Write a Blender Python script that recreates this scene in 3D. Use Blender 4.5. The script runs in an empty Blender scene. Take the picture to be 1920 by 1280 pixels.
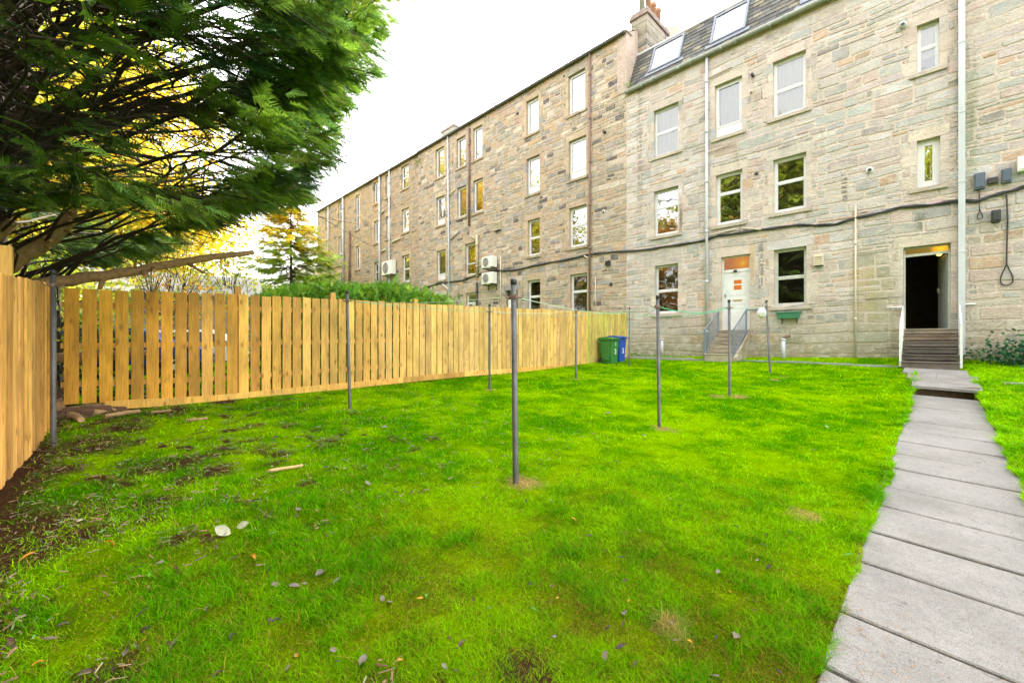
import bpy, bmesh, math, random
import numpy as np
from mathutils import Vector, Matrix
random.seed(7); rng = np.random.default_rng(7)
SC = bpy.context.scene; COLL = SC.collection
R = math.radians
# ------------------------------------------------------------------ camera, sky, sun, exposure
CZ = 1.5                                  # camera height over the origin level
SY, CY, F = .7107, .7035, 790.0           # yaw of the camera against the long facade, focal length in photo pixels
cd = bpy.data.cameras.new('camera'); cam = bpy.data.objects.new('camera', cd); COLL.objects.link(cam)
cam.location = (0, 0, CZ); cam.rotation_euler = (R(90), 0, math.asin(SY))
cd.sensor_width = 36; cd.lens = F / 1920 * 36; cd.clip_start = .05; cd.clip_end = 2000
SC.camera = cam
SUN_EL, SUN_AZ = R(33), R(-30)            # low sun beyond the tenements: the garden lies in their shade
sd = Vector((math.sin(SUN_AZ) * math.cos(SUN_EL), math.cos(SUN_AZ) * math.cos(SUN_EL), math.sin(SUN_EL)))
W = bpy.data.worlds.new('World'); SC.world = W; W.use_nodes = True
wn = W.node_tree.nodes; wl = W.node_tree.links; wn.clear()
sky = wn.new('ShaderNodeTexSky'); sky.sky_type = 'NISHITA'; sky.sun_disc = False
sky.sun_elevation = SUN_EL; sky.sun_rotation = SUN_AZ; sky.air_density = 1.2; sky.dust_density = 4; sky.ozone_density = 1
hs = wn.new('ShaderNodeHueSaturation'); hs.inputs['Saturation'].default_value = .30
mx = wn.new('ShaderNodeMix'); mx.data_type = 'RGBA'; mx.inputs[0].default_value = .5
mx.inputs[7].default_value = (9.0, 8.9, 9.0, 1)      # thin bright cloud veil
bg = wn.new('ShaderNodeBackground'); bg.inputs['Strength'].default_value = .15
wo = wn.new('ShaderNodeOutputWorld')
wl.new(sky.outputs[0], hs.inputs['Color']); wl.new(hs.outputs[0], mx.inputs[6]); wl.new(mx.outputs[2], bg.inputs[0]); wl.new(bg.outputs[0], wo.inputs[0])
ld = bpy.data.lights.new('sun', 'SUN'); ld.energy = 3.6; ld.angle = R(1.5); ld.color = (1, .9, .74)
sun = bpy.data.objects.new('sun', ld); COLL.objects.link(sun)
sun.rotation_euler = sd.to_track_quat('Z', 'Y').to_euler()
SC.view_settings.view_transform = 'Standard'; SC.view_settings.look = 'None'
SC.view_settings.exposure = 2.34; SC.view_settings.gamma = 1
SC.cycles.max_bounces = 6; SC.cycles.diffuse_bounces = 3; SC.cycles.glossy_bounces = 3; SC.cycles.transparent_max_bounces = 8
SC.cycles.use_denoising = True; SC.cycles.denoising_input_passes = 'RGB_ALBEDO_NORMAL'; SC.cycles.denoising_prefilter = 'ACCURATE'

# ------------------------------------------------------------------ geometry helpers
def ray(x, y):
    a, b = (x - 960) / F, (640 - y) / F
    return CY * a - SY, SY * a + CY, b
def at_v(x, y, v):
    d = ray(x, y); t = v / d[1]; return d[0] * t, v, d[2] * t + CZ
def at_u(x, y, u):
    d = ray(x, y); t = u / d[0]; return u, d[1] * t, d[2] * t + CZ
def at_z(x, y, z):
    d = ray(x, y); return d[0] * z, d[1] * z, d[2] * z + CZ
GU = np.array([-60, -12, -8.8, -7.1, -3, -.2, 3, 8, 60.])
GV = np.array([-60, -4, 0, 3, 6.3, 9.4, 13, 15.2, 16.3, 60.])
GH = -np.array([
 [1.2,1.10,1.06,1.02,1.0,.95,.85,.75,.7,.7],
 [1.2,1.10,1.06,1.02,1.0,.95,.85,.75,.7,.7],
 [1.2,1.10,1.04,1.00,.97,.90,.76,.64,.60,.60],
 [1.3,1.28,1.20,1.15,1.11,1.01,.84,.64,.57,.57],
 [1.6,1.52,1.47,1.39,1.31,1.14,.87,.60,.50,.5],
 [1.6,1.55,1.52,1.49,1.38,1.25,.90,.66,.42,.42],
 [1.6,1.52,1.50,1.47,1.36,1.2,.90,.70,.60,.6],
 [1.6,1.50,1.48,1.45,1.34,1.2,.92,.75,.66,.6],
 [1.6,1.5,1.48,1.45,1.34,1.2,.92,.75,.66,.6]]) + CZ
def gz(u, v):
    u = np.clip(np.asarray(u, float), -59.9, 59.9); v = np.clip(np.asarray(v, float), -59.9, 59.9)
    i = np.clip(np.searchsorted(GU, u) - 1, 0, len(GU) - 2); j = np.clip(np.searchsorted(GV, v) - 1, 0, len(GV) - 2)
    a = (u - GU[i]) / (GU[i + 1] - GU[i]); b = (v - GV[j]) / (GV[j + 1] - GV[j])
    return (GH[i, j] * (1 - a) + GH[i + 1, j] * a) * (1 - b) + (GH[i, j + 1] * (1 - a) + GH[i + 1, j + 1] * a) * b
def g(u, v): return float(gz(u, v))
def at_g(x, y):
    lo, hi = .5, 80.
    d = ray(x, y)
    for _ in range(50):
        m = (lo + hi) / 2
        if d[2] * m + CZ > g(d[0] * m, d[1] * m): lo = m
        else: hi = m
    return d[0] * lo, d[1] * lo, g(d[0] * lo, d[1] * lo)

class MB:
    def __init__(s): s.v = []; s.f = []; s.c = []
    def face(s, pts, col=(1, 1, 1)):
        n = len(s.v); s.v += [tuple(p) for p in pts]; s.f.append(tuple(range(n, n + len(pts)))); s.c.append(col)
    def mesh(s, vs, fs, col=(1, 1, 1)):
        n = len(s.v); s.v += [tuple(p) for p in vs]; s.f += [tuple(i + n for i in f) for f in fs]; s.c += [col] * len(fs)
    def box(s, x0, x1, y0, y1, z0, z1, col=(1, 1, 1), M=None):
        vs = [(x, y, z) for z in (z0, z1) for y in (y0, y1) for x in (x0, x1)]
        if M is not None: vs = [M @ Vector(p) for p in vs]
        s.mesh(vs, [(0, 2, 3, 1), (4, 5, 7, 6), (0, 1, 5, 4), (2, 6, 7, 3), (0, 4, 6, 2), (1, 3, 7, 5)], col)
    def hexa(s, lo, hi, col=(1, 1, 1)):      # two matching quads
        s.mesh(list(lo) + list(hi), [(3, 2, 1, 0), (4, 5, 6, 7), (0, 1, 5, 4), (1, 2, 6, 5), (2, 3, 7, 6), (3, 0, 4, 7)], col)
    def tube(s, pts, rad, n=8, col=(1, 1, 1), cap=True):
        pts = [Vector(p) for p in pts]; m = len(pts)
        if not hasattr(rad, '__len__'): rad = [rad] * m
        base = len(s.v); prev = None
        for i, p in enumerate(pts):
            t = (pts[min(i + 1, m - 1)] - pts[max(i - 1, 0)])
            t = t.normalized() if t.length > 1e-9 else Vector((0, 0, 1))
            if prev is None: a = t.orthogonal().normalized()
            else:
                a = prev - t * prev.dot(t); a = a.normalized() if a.length > 1e-6 else t.orthogonal().normalized()
            prev = a; b = t.cross(a)
            for k in range(n):
                w = 2 * math.pi * k / n; s.v.append(tuple(p + (a * math.cos(w) + b * math.sin(w)) * rad[i]))
        for i in range(m - 1):
            for k in range(n):
                k2 = (k + 1) % n
                s.f.append((base + i * n + k, base + i * n + k2, base + (i + 1) * n + k2, base + (i + 1) * n + k)); s.c.append(col)
        if cap:
            s.f.append(tuple(base + k for k in range(n))[::-1]); s.c.append(col)
            s.f.append(tuple(base + (m - 1) * n + k for k in range(n))); s.c.append(col)
    def build(s, name, m, parent=None, smooth=False, bevel=0):
        me = bpy.data.meshes.new(name); me.from_pydata(s.v, [], s.f); me.materials.append(m)
        at = me.attributes.new('Col', 'FLOAT_COLOR', 'FACE')
        arr = np.ones((len(s.f), 4), np.float32)
        if s.c: arr[:, :3] = np.array([c[:3] for c in s.c], np.float32)
        at.data.foreach_set('color', arr.ravel())
        if smooth: me.polygons.foreach_set('use_smooth', [True] * len(me.polygons))
        me.update()
        o = bpy.data.objects.new(name, me); COLL.objects.link(o)
        if parent is not None: setpar(o, parent)
        if bevel:
            md = o.modifiers.new('bevel', 'BEVEL'); md.width = bevel; md.segments = 2; md.limit_method = 'ANGLE'
        return o
def setpar(o, p):
    o.parent = p; o.matrix_parent_inverse = world_of(p).inverted()
def world_of(p):
    M = p.matrix_basis.copy() if p.parent is None else world_of(p.parent) @ p.matrix_parent_inverse @ p.matrix_basis
    return M
def npmesh(name, V, FI, m, parent=None, col=None, smooth=False):
    """V (n,3), FI (m,k) faces of equal size, col (m,3)"""
    me = bpy.data.meshes.new(name); k = FI.shape[1]
    me.vertices.add(len(V)); me.vertices.foreach_set('co', V.astype(np.float32).ravel())
    me.loops.add(FI.size); me.loops.foreach_set('vertex_index', FI.astype(np.int32).ravel())
    me.polygons.add(len(FI)); me.polygons.foreach_set('loop_start', np.arange(0, FI.size, k, dtype=np.int32))
    me.materials.append(m); me.update(calc_edges=True)
    if smooth: me.polygons.foreach_set('use_smooth', np.ones(len(FI), bool))
    at = me.attributes.new('Col', 'FLOAT_COLOR', 'FACE'); a = np.ones((len(FI), 4), np.float32)
    if col is not None: a[:, :3] = col
    at.data.foreach_set('color', a.ravel())
    o = bpy.data.objects.new(name, me); COLL.objects.link(o)
    if parent is not None: setpar(o, parent)
    return o
def thing(name, label, cat, loc=(0, 0, 0), group=None):
    o = bpy.data.objects.new(name, None); COLL.objects.link(o); o.location = loc; o.empty_display_size = .3
    return tag(o, label, cat, group)
def tag(o, label, cat, group=None, kind=None):
    o['label'] = label; o['category'] = cat
    if group: o['group'] = group
    if kind: o['kind'] = kind
    return o
def struct(o): o['kind'] = 'structure'; return o

# ------------------------------------------------------------------ materials
def newmat(name):
    m = bpy.data.materials.new(name); m.use_nodes = True; n = m.node_tree.nodes; n.clear()
    out = n.new('ShaderNodeOutputMaterial'); b = n.new('ShaderNodeBsdfPrincipled'); m.node_tree.links.new(b.outputs[0], out.inputs[0])
    return m, n, m.node_tree.links, b
def noise(n, l, scale, detail=4, rough=.6, co=None, sc=None, dist=0):
    t = n.new('ShaderNodeTexNoise'); t.inputs['Scale'].default_value = scale; t.inputs['Detail'].default_value = detail
    t.inputs['Roughness'].default_value = rough; t.inputs['Distortion'].default_value = dist
    if co is not None:
        if sc is not None:
            mp = n.new('ShaderNodeMapping'); mp.inputs['Scale'].default_value = sc; l.new(co, mp.inputs[0]); co = mp.outputs[0]
        l.new(co, t.inputs['Vector'])
    return t.outputs['Fac']
def ramp(n, l, fac, stops):
    r = n.new('ShaderNodeValToRGB'); e = r.color_ramp.elements
    while len(e) > 1: e.remove(e[-1])
    for i, (p, c) in enumerate(stops):
        if i == 0: x = e[0]; x.position = p
        else: x = e.new(p)
        x.color = (*c, 1) if hasattr(c, '__len__') else (c, c, c, 1)
    l.new(fac, r.inputs[0]); return r.outputs[0]
def mixc(n, l, a, b, fac, mode='MIX'):
    m = n.new('ShaderNodeMix'); m.data_type = 'RGBA'; m.blend_type = mode
    for s, i in ((fac, 0), (a, 6), (b, 7)):
        if isinstance(s, (int, float)): m.inputs[i].default_value = s if i == 0 else (s, s, s, 1)
        elif isinstance(s, tuple): m.inputs[i].default_value = (*s, 1)
        else: l.new(s, m.inputs[i])
    return m.outputs[2]
def math_(n, l, op, a, b=0.):
    m = n.new('ShaderNodeMath'); m.operation = op
    for s, i in ((a, 0), (b, 1)):
        if isinstance(s, (int, float)): m.inputs[i].default_value = s
        else: l.new(s, m.inputs[i])
    return m.outputs[0]
def bump(n, l, b, h, dist=.01, strength=1):
    x = n.new('ShaderNodeBump'); x.inputs['Distance'].default_value = dist; x.inputs['Strength'].default_value = strength
    l.new(h, x.inputs['Height']); l.new(x.outputs[0], b.inputs['Normal'])
def pos(n): return n.new('ShaderNodeNewGeometry').outputs['Position']
def objco(n): return n.new('ShaderNodeTexCoord').outputs['Object']
def attr(n):
    a = n.new('ShaderNodeAttribute'); a.attribute_name = 'Col'; return a.outputs['Color']

def simple(name, col, rough=.6, var=.15, scale=8, metal=0, bmp=0, useattr=False, sc=None, spec=.5, trans=0):
    m, n, l, b = newmat(name); co = pos(n)
    f = noise(n, l, scale, 5, .65, co, sc)
    c = ramp(n, l, f, [(.25, 1 - var), (.75, 1 + var * .6)])
    base = attr(n) if useattr else col
    l.new(mixc(n, l, base, c, 1.0, 'MULTIPLY'), b.inputs['Base Color'])
    b.inputs['Roughness'].default_value = rough; b.inputs['Metallic'].default_value = metal
    b.inputs['Specular IOR Level'].default_value = spec
    if bmp: bump(n, l, b, f, bmp)
    if trans:
        out = [x for x in n if x.type == 'OUTPUT_MATERIAL'][0]
        t = n.new('ShaderNodeBsdfTranslucent'); mm = n.new('ShaderNodeMixShader'); mm.inputs[0].default_value = trans
        l.new(mixc(n, l, base, c, 1.0, 'MULTIPLY'), t.inputs[0]); l.new(b.outputs[0], mm.inputs[1]); l.new(t.outputs[0], mm.inputs[2]); l.new(mm.outputs[0], out.inputs[0])
    return m

STAINS = []
def stone_mat(name, alg=.5, smear=.6, soot=.5, stains=()):
    m, n, l, b = newmat(name); co = pos(n); a = attr(n)
    f1 = noise(n, l, 2.4, 5, .7, co, (1, 1, 2.0))          # bedding streaks
    f2 = noise(n, l, 14, 6, .7, co, (1, 1, 2.0)); f3 = noise(n, l, .55, 4, .6, co); f4 = noise(n, l, 38, 4, .7, co)
    c = mixc(n, l, a, ramp(n, l, f1, [(.3, .80), (.7, 1.16)]), 1.0, 'MULTIPLY')
    c = mixc(n, l, c, ramp(n, l, f2, [(.28, .62), (.5, 1.0), (.75, 1.2)]), .85, 'MULTIPLY')
    c = mixc(n, l, c, ramp(n, l, f4, [(.3, .7), (.6, 1.1)]), .6, 'MULTIPLY')
    gm = ramp(n, l, f3, [(.46, 0), (.72, 1)])
    gm = math_(n, l, 'MULTIPLY', gm, alg)
    c = mixc(n, l, c, (.27, .26, .15), gm)                   # greenish algae
    # damp, mossy band over the first metre and a half of the wall
    sx = n.new('ShaderNodeSeparateXYZ'); l.new(co, sx.inputs[0])
    hgt = math_(n, l, 'ADD', sx.outputs[2], math_(n, l, 'MULTIPLY', f1, -1.6))
    low = ramp(n, l, math_(n, l, 'DIVIDE', hgt, 3.0), [(.05, .75), (.30, .45), (.62, 0)])
    c = mixc(n, l, c, (.235, .22, .10), low)
    # lime mortar smeared over the stone edges, sooty runs
    sm = noise(n, l, 3.4, 6, .72, co, (1, 1, 1.5), .6); smf = math_(n, l, 'MULTIPLY', ramp(n, l, sm, [(.48, 0), (.60, 1)]), smear)
    c = mixc(n, l, c, mixc(n, l, (.57, .51, .44), ramp(n, l, f2, [(.3, .75), (.7, 1.12)]), 1., 'MULTIPLY'), smf)
    so = noise(n, l, 1.3, 5, .7, co, (2.2, 2.2, .45)); c = mixc(n, l, c, (.12, .11, .09), math_(n, l, 'MULTIPLY', ramp(n, l, so, [(.60, 0), (.78, 1)]), soot))
    for (su, sz0, sz1, sw, scol, k_) in stains:      # water runs down the wall: centre, bottom, top, half width
        du = math_(n, l, 'DIVIDE', math_(n, l, 'ABSOLUTE', math_(n, l, 'SUBTRACT', sx.outputs[0], su)), sw)
        dz = math_(n, l, 'DIVIDE', math_(n, l, 'ABSOLUTE', math_(n, l, 'SUBTRACT', sx.outputs[2], (sz0 + sz1) / 2)), (sz1 - sz0) / 2)
        m_ = math_(n, l, 'ADD', math_(n, l, 'MAXIMUM', du, dz), math_(n, l, 'MULTIPLY', math_(n, l, 'SUBTRACT', f2, .5), 2.4))
        c = mixc(n, l, c, scol, math_(n, l, 'MULTIPLY', ramp(n, l, m_, [(.35, 1), (1.0, 0)]), k_))
    l.new(c, b.inputs['Base Color']); b.inputs['Roughness'].default_value = .92; b.inputs['Specular IOR Level'].default_value = .25
    h = math_(n, l, 'ADD', math_(n, l, 'MULTIPLY', f1, .25), f2)
    bump(n, l, b, h, .035)
    return m
M = {}
def _st(x, y=0):
    d = ray(x, y); t = 16.22 / d[1]; return d[0] * t, d[2] * t + CZ
M['stone'] = stone_mat('stone', .20, .72, .5, [(_st(x)[0], _st(x, y1)[1], _st(x, y0)[1], w, c_, k_) for x, y0, y1, w, c_, k_ in ((1427, 440, 562, .11, (.09, .085, .055), .6), (1410, 440, 550, .12, (.42, .28, .12), .6), (1583, 318, 385, .10, (.13, .12, .085), .8), (1277, 380, 440, .08, (.12, .11, .08), .8), (1726, 395, 440, .13, (.13, .13, .08), .7), (1820, 100, 380, .16, (.24, .27, .13), .6), (1620, 470, 620, .4, (.45, .33, .10), .45), (1650, 440, 660, .5, (.24, .26, .10), .45), (1200, 20, 470, .16, (.16, .14, .11), .5), (1385, 620, 660, .5, (.14, .12, .09), .6))]); M['stone_dark'] = stone_mat('stone_dark', .25, .34, .7)
M['mortar'] = stone_mat('mortar', .2, .5, .3)
M['white'] = simple('white_paint', (.66, .67, .67), .35, .08, 5)
M['whiteold'] = simple('old_white_paint', (.52, .53, .48), .5, .25, 9)
M['pipe_white'] = simple('pipe_white', (.46, .49, .52), .4, .14, 3, sc=(1, 1, .3))
M['cream'] = simple('cream_paint', (.56, .50, .37), .5, .15, 5)
M['iron_brown'] = simple('rusty_iron', (.20, .12, .09), .7, .4, 12)
M['stonepipe'] = simple('stone_painted_pipe', (.42, .36, .24), .7, .25, 6)
M['black'] = simple('black_plastic', (.025, .027, .03), .5, .2, 20)
M['slateblue'] = simple('grey_blue_plastic', (.07, .10, .14), .5, .2, 8)
M['grey_metal'] = simple('grey_painted_metal', (.16, .19, .24), .45, .15, 12)
M['gutter'] = simple('gutter', (.28, .30, .25), .6, .25, 6)
M['gutter_dark'] = simple('gutter_dark', (.12, .11, .12), .6, .25, 6)
M['slate'] = simple('slate', (1, 1, 1), .75, .45, 9, useattr=True, bmp=.01)
M['lead'] = simple('lead', (.18, .20, .25), .5, .2, 6)
M['col'] = simple('coloured', (1, 1, 1), .6, .15, 8, useattr=True)
M['ac'] = simple('ac_white', (.72, .72, .66), .5, .12, 8)
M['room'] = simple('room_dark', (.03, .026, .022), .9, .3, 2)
M['curtain'] = simple('curtain', (.9, .9, .92), .9, .12, 6, useattr=True, sc=(9, 9, .2))
M['leaf'] = simple('leaf', (1, 1, 1), .55, .2, 3, useattr=True, trans=.42, spec=.3)
M['needle'] = simple('needle', (1, 1, 1), .6, .25, 2, useattr=True, trans=.3, spec=.3)
M['bark'] = simple('bark', (.055, .042, .028), .9, .55, 6, bmp=.02, sc=(1, 1, .6))
M['bark_log'] = simple('log_bark', (.36, .225, .10), .85, .5, 16, bmp=.01)
M['cutwood'] = simple('cut_wood', (.58, .36, .16), .8, .3, 20)
M['concrete'] = None

def concrete(name, base, sp=.35):
    m, n, l, b = newmat(name); co = pos(n)
    f = noise(n, l, 1.6, 5, .6, co); s = noise(n, l, 150, 2, .6, co); q = noise(n, l, 22, 4, .7, co); bl = noise(n, l, 6, 3, .6, co, dist=1.)
    c = mixc(n, l, base, ramp(n, l, f, [(.3, .78), (.7, 1.14)]), 1., 'MULTIPLY')
    c = mixc(n, l, c, ramp(n, l, s, [(.36, .36), (.47, 1.0), (.7, 1.06)]), sp * 2, 'MULTIPLY')
    c = mixc(n, l, c, ramp(n, l, q, [(.3, .8), (.6, 1.06)]), .7, 'MULTIPLY')
    c = mixc(n, l, c, ramp(n, l, bl, [(.29, .62), (.34, 1.0)]), .9, 'MULTIPLY')
    ms = noise(n, l, .9, 6, .75, co); c = mixc(n, l, c, (.13, .12, .075), math_(n, l, 'MULTIPLY', ramp(n, l, ms, [(.52, 0), (.72, 1)]), .45))
    l.new(c, b.inputs['Base Color']); b.inputs['Roughness'].default_value = .88
    bump(n, l, b, math_(n, l, 'ADD', q, math_(n, l, 'MULTIPLY', s, .4)), .006)
    return m
M['slab'] = concrete('paving_slab', (.25, .238, .224))
M['step'] = concrete('step_stone', (.30, .265, .23)); M['steppale'] = concrete('step_pale', (.42, .37, .30)); M['kerb'] = concrete('kerb_concrete', (.27, .265, .235))

def wood(name, light):
    m, n, l, b = newmat(name); co = pos(n); a = attr(n)
    off = n.new('ShaderNodeVectorMath'); off.operation = 'MULTIPLY_ADD'; l.new(a, off.inputs[0]); off.inputs[1].default_value = (31, 57, 43); l.new(co, off.inputs[2])
    p = off.outputs[0]
    gr = noise(n, l, 9, 5, .6, p, (6, 6, .35), 0.6); blot = noise(n, l, 1.7, 3, .6, p, (2, 2, .7))
    vo = n.new('ShaderNodeTexVoronoi'); vo.inputs['Scale'].default_value = 4.2
    mp = n.new('ShaderNodeMapping'); mp.inputs['Scale'].default_value = (1.7, 1.7, .75); l.new(p, mp.inputs[0]); l.new(mp.outputs[0], vo.inputs['Vector'])
    c = mixc(n, l, a, ramp(n, l, gr, [(.25, .58), (.5, .95), (.8, 1.16)]), 1., 'MULTIPLY')
    c = mixc(n, l, c, ramp(n, l, blot, [(.3, .62), (.65, 1.12)]), .95, 'MULTIPLY')
    kn = ramp(n, l, vo.outputs['Distance'], [(.09, 1), (.13, .5), (.24, 0)])
    c = mixc(n, l, c, (.20, .08, .015), math_(n, l, 'MULTIPLY', kn, .7))
    l.new(c, b.inputs['Base Color']); b.inputs['Roughness'].default_value = .75; b.inputs['Specular IOR Level'].default_value = .3
    bump(n, l, b, gr, .004)
    return m
M['wood'] = wood('fence_wood', 1)

def galv():
    m, n, l, b = newmat('galvanised_steel'); co = pos(n)
    f = noise(n, l, 7, 6, .7, co, (1, 1, .5)); s = noise(n, l, 60, 3, .7, co)
    c = ramp(n, l, f, [(.25, (.06, .055, .047)), (.5, (.12, .12, .118)), (.8, (.20, .21, .22))])
    c = mixc(n, l, c, ramp(n, l, s, [(.3, .7), (.7, 1.15)]), .7, 'MULTIPLY')
    l.new(c, b.inputs['Base Color']); b.inputs['Roughness'].default_value = .55; b.inputs['Metallic'].default_value = .35
    return m
M['galv'] = galv()
def glass(name, ior=1.7, tint=(.9, .95, .93)):
    m = bpy.data.materials.new(name); m.use_nodes = True; n = m.node_tree.nodes; l = m.node_tree.links; n.clear()
    out = n.new('ShaderNodeOutputMaterial'); mx_ = n.new('ShaderNodeMixShader'); fr = n.new('ShaderNodeFresnel'); fr.inputs['IOR'].default_value = ior
    g1 = n.new('ShaderNodeBsdfGlossy'); g1.inputs['Roughness'].default_value = .01; t = n.new('ShaderNodeBsdfTransparent'); t.inputs[0].default_value = (*tint, 1)
    # old panes are never quite flat: a slow ripple bends what they mirror
    ns = n.new('ShaderNodeTexNoise'); ns.inputs['Scale'].default_value = 1.3; ns.inputs['Detail'].default_value = 1
    bp = n.new('ShaderNodeBump'); bp.inputs['Distance'].default_value = .012; l.new(ns.outputs[0], bp.inputs['Height']); l.new(bp.outputs[0], g1.inputs['Normal'])
    l.new(fr.outputs[0], mx_.inputs[0]); l.new(t.outputs[0], mx_.inputs[1]); l.new(g1.outputs[0], mx_.inputs[2]); l.new(mx_.outputs[0], out.inputs[0])
    return m
M['glass'] = glass('window_glass', 4.6); M['glass_dark'] = glass('dark_room_glass', 2.2); M['glass_mid'] = glass('upper_glass', 2.5)
def emit(name, col, s):
    m = bpy.data.materials.new(name); m.use_nodes = True; n = m.node_tree.nodes; n.clear()
    o = n.new('ShaderNodeOutputMaterial'); e = n.new('ShaderNodeEmission'); e.inputs[0].default_value = (*col, 1); e.inputs[1].default_value = s
    m.node_tree.links.new(e.outputs[0], o.inputs[0]); return m
M['lamp'] = emit('warm_lamp', (1, .55, .12), 1.2)

# ------------------------------------------------------------------ lawn, ground
def vnoise(x, y, s, seed=0):
    x = np.asarray(x, float) / s + 100 + seed * 17.3; y = np.asarray(y, float) / s + 100 + seed * 9.1
    xi = np.floor(x).astype(int); yi = np.floor(y).astype(int); fx = x - xi; fy = y - yi
    fx = fx * fx * (3 - 2 * fx); fy = fy * fy * (3 - 2 * fy)
    def h(a, b):
        q = (a * 374761393 + b * 668265263 + seed * 1442695) & 0x7fffffff
        q = ((q ^ (q >> 13)) * 1274126177) & 0x7fffffff
        return ((q ^ (q >> 16)) & 0xffff) / 65535.
    return (h(xi, yi) * (1 - fx) + h(xi + 1, yi) * fx) * (1 - fy) + (h(xi, yi + 1) * (1 - fx) + h(xi + 1, yi + 1) * fx) * fy
def fbm(x, y, s, seed=0, o=4):
    r = 0; a = .5; t = 0
    for k in range(o): r = r + a * vnoise(x, y, s / 2 ** k, seed + k); t += a; a *= .55
    return r / t
PATCH = []     # bare, mulchy patches: photo point, radius
for x, y, r in ((25, 1005, .5), (90, 985, .42), (150, 1000, .22), (60, 1030, .25), (170, 840, .3), (60, 870, .3), (330, 868, .35), (150, 830, .4), (230, 800, .32), (110, 880, .22), (20, 925, .16), (60, 860, .22),
                (400, 885, .25), (300, 940, .18), (330, 1012, .1), (205, 1270, .16), (700, 1275, .12), (420, 840, .22), (520, 850, .12), (1290, 1178, .0), (330, 770, .22), (420, 752, .2), (1000, 1275, .16)):
    p = at_g(x, y); PATCH.append((p[0], p[1], r))
STRAW = []
for x, y, r in ((985, 905, .17), (1250, 804, .16), (1385, 743, .2), (655, 768, .1), (918, 731, .14), (1080, 711, .12), (1252, 1178, .1), (1510, 968, .12), (1455, 712, .12), (1470, 705, .1), (1235, 800, .1), (1345, 743, .15)):
    p = at_g(x, y); STRAW.append((p[0], p[1], r))
def dirt(u, v):
    u = np.asarray(u, float); v = np.asarray(v, float)
    w = (fbm(u, v, .35, 3) - .5) * 1.5; r = np.zeros_like(u)
    for a, b, q in PATCH: r = np.maximum(r, 1.35 - np.hypot(u - a, v - b) / q + w)
    # scuffed strip along the left fence
    r = np.maximum(r, 1.1 - (v + .42) / .22 + w * 1.4)
    wear = np.clip((-u - 3.2) / 3, 0, 1) * np.clip((3.4 - v) / 2.5, 0, 1)
    r = np.maximum(r, (fbm(u, v, .20, 31) - .64 + .15 * wear) * 7 * (wear > .02) * .62)
    return np.clip(r, 0, 1)
def straw(u, v):
    u = np.asarray(u, float); v = np.asarray(v, float); r = np.zeros_like(u); w = (fbm(u, v, .12, 8) - .5) * 1.6
    for a, b, q in STRAW: r = np.maximum(r, 1.3 - np.hypot(u - a, v - b) / q + w)
    return np.clip(r, 0, 1)
def tone(u, v):      # 0 lush dark green .. 1 yellow green
    big = fbm(u, v, 1.15, 11, 3); med = fbm(u, v, .33, 21, 3)
    t = (big - .5) * 1.5 + (med - .5) * 1.5 + (fbm(u, v, .10, 61, 2) - .5) * .7 + .46
    d = np.hypot(u, v)
    return np.clip(t + np.clip(1 - d / 3.6, 0, 1) * .30 + .12 * np.clip((-u - 4) / 3, 0, 1) * np.clip((4 - v) / 3, 0, 1), 0, 1)
LUSH = np.array((.080, .30, .0)); YEL = np.array((.32, .60, .0)); SOIL = np.array((.11, .060, .028)); STR = np.array((.50, .36, .12)); OLV = np.array((.20, .30, .002)); BRN = np.array((.16, .11, .02))
def lawncol(u, v, k=1.):
    t = tone(u, v)[:, None]; c = LUSH * (1 - t) + YEL * t; nf = np.clip(1.15 - np.hypot(u, v) / 5.5, 0, .75)[:, None]; mo = np.clip((fbm(u, v, .24, 71, 4) - .47) * 7, 0, 1)[:, None]; c = c * (1 - nf * mo) + OLV * (.7 + .6 * t) * nf * mo; c = c * (1 - .28 * nf * (1 - mo))
    near = np.clip(1 - (np.hypot(u, v) - 1.8) / 1.6, 0, 1)[:, None] * np.clip((fbm(u, v, .16, 41) - .47) * 6, 0, 1)[:, None] * .7
    c = c * (1 - near) + BRN * near
    s = straw(u, v)[:, None]; c = c * (1 - s) + STR * s
    d = dirt(u, v)[:, None]; return c * (1 - d) + SOIL * d
def axis(segs):
    out = []
    for a, b, st in segs: out += list(np.arange(a, b, st))
    return np.array(out + [segs[-1][1]])
ux = axis([(-300, -60, 40), (-60, -12, 4), (-12, -9, .4), (-9, -.42, .075), (-.42, -.355, .065), (-.355, .54, .08), (.54, .61, .07), (.61, 3, .1), (3, 60, 6), (60, 300, 40)])
vx = axis([(-300, -60, 40), (-60, -3, 3), (-3, -.6, .3), (-.6, 16.3, .075), (16.3, 60, 6), (60, 300, 40)])
UU, VV = np.meshgrid(ux, vx, indexing='ij'); U1, V1 = UU.ravel(), VV.ravel()
Z1 = gz(U1, V1) + (fbm(U1, V1, .5, 5) - .5) * .05 * (V1 < 16) * (U1 > -8.7)
def edge_l(v): return -.385 + (fbm(np.zeros_like(v) + 3.3, v, .35, 51) - .5) * .13
def edge_r(v): return .585 + (fbm(np.zeros_like(v) + 9.3, v, .35, 52) - .5) * .13
inpath = (U1 > -.37) & (U1 < .56) & (V1 > -3) & (V1 < 14.75)
Z1 = np.where(inpath, Z1 - .16, Z1)
nu, nv = len(ux), len(vx)
I = np.arange(nu * nv).reshape(nu, nv)
FI = np.stack([I[:-1, :-1], I[1:, :-1], I[1:, 1:], I[:-1, 1:]], -1).reshape(-1, 4)
fc = (U1[FI[:, 0]] + U1[FI[:, 2]]) / 2, (V1[FI[:, 0]] + V1[FI[:, 2]]) / 2
m, n, l, b = newmat('lawn_ground'); co = pos(n)
f = noise(n, l, 55, 5, .75, co); f2 = noise(n, l, 9, 4, .7, co)
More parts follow.
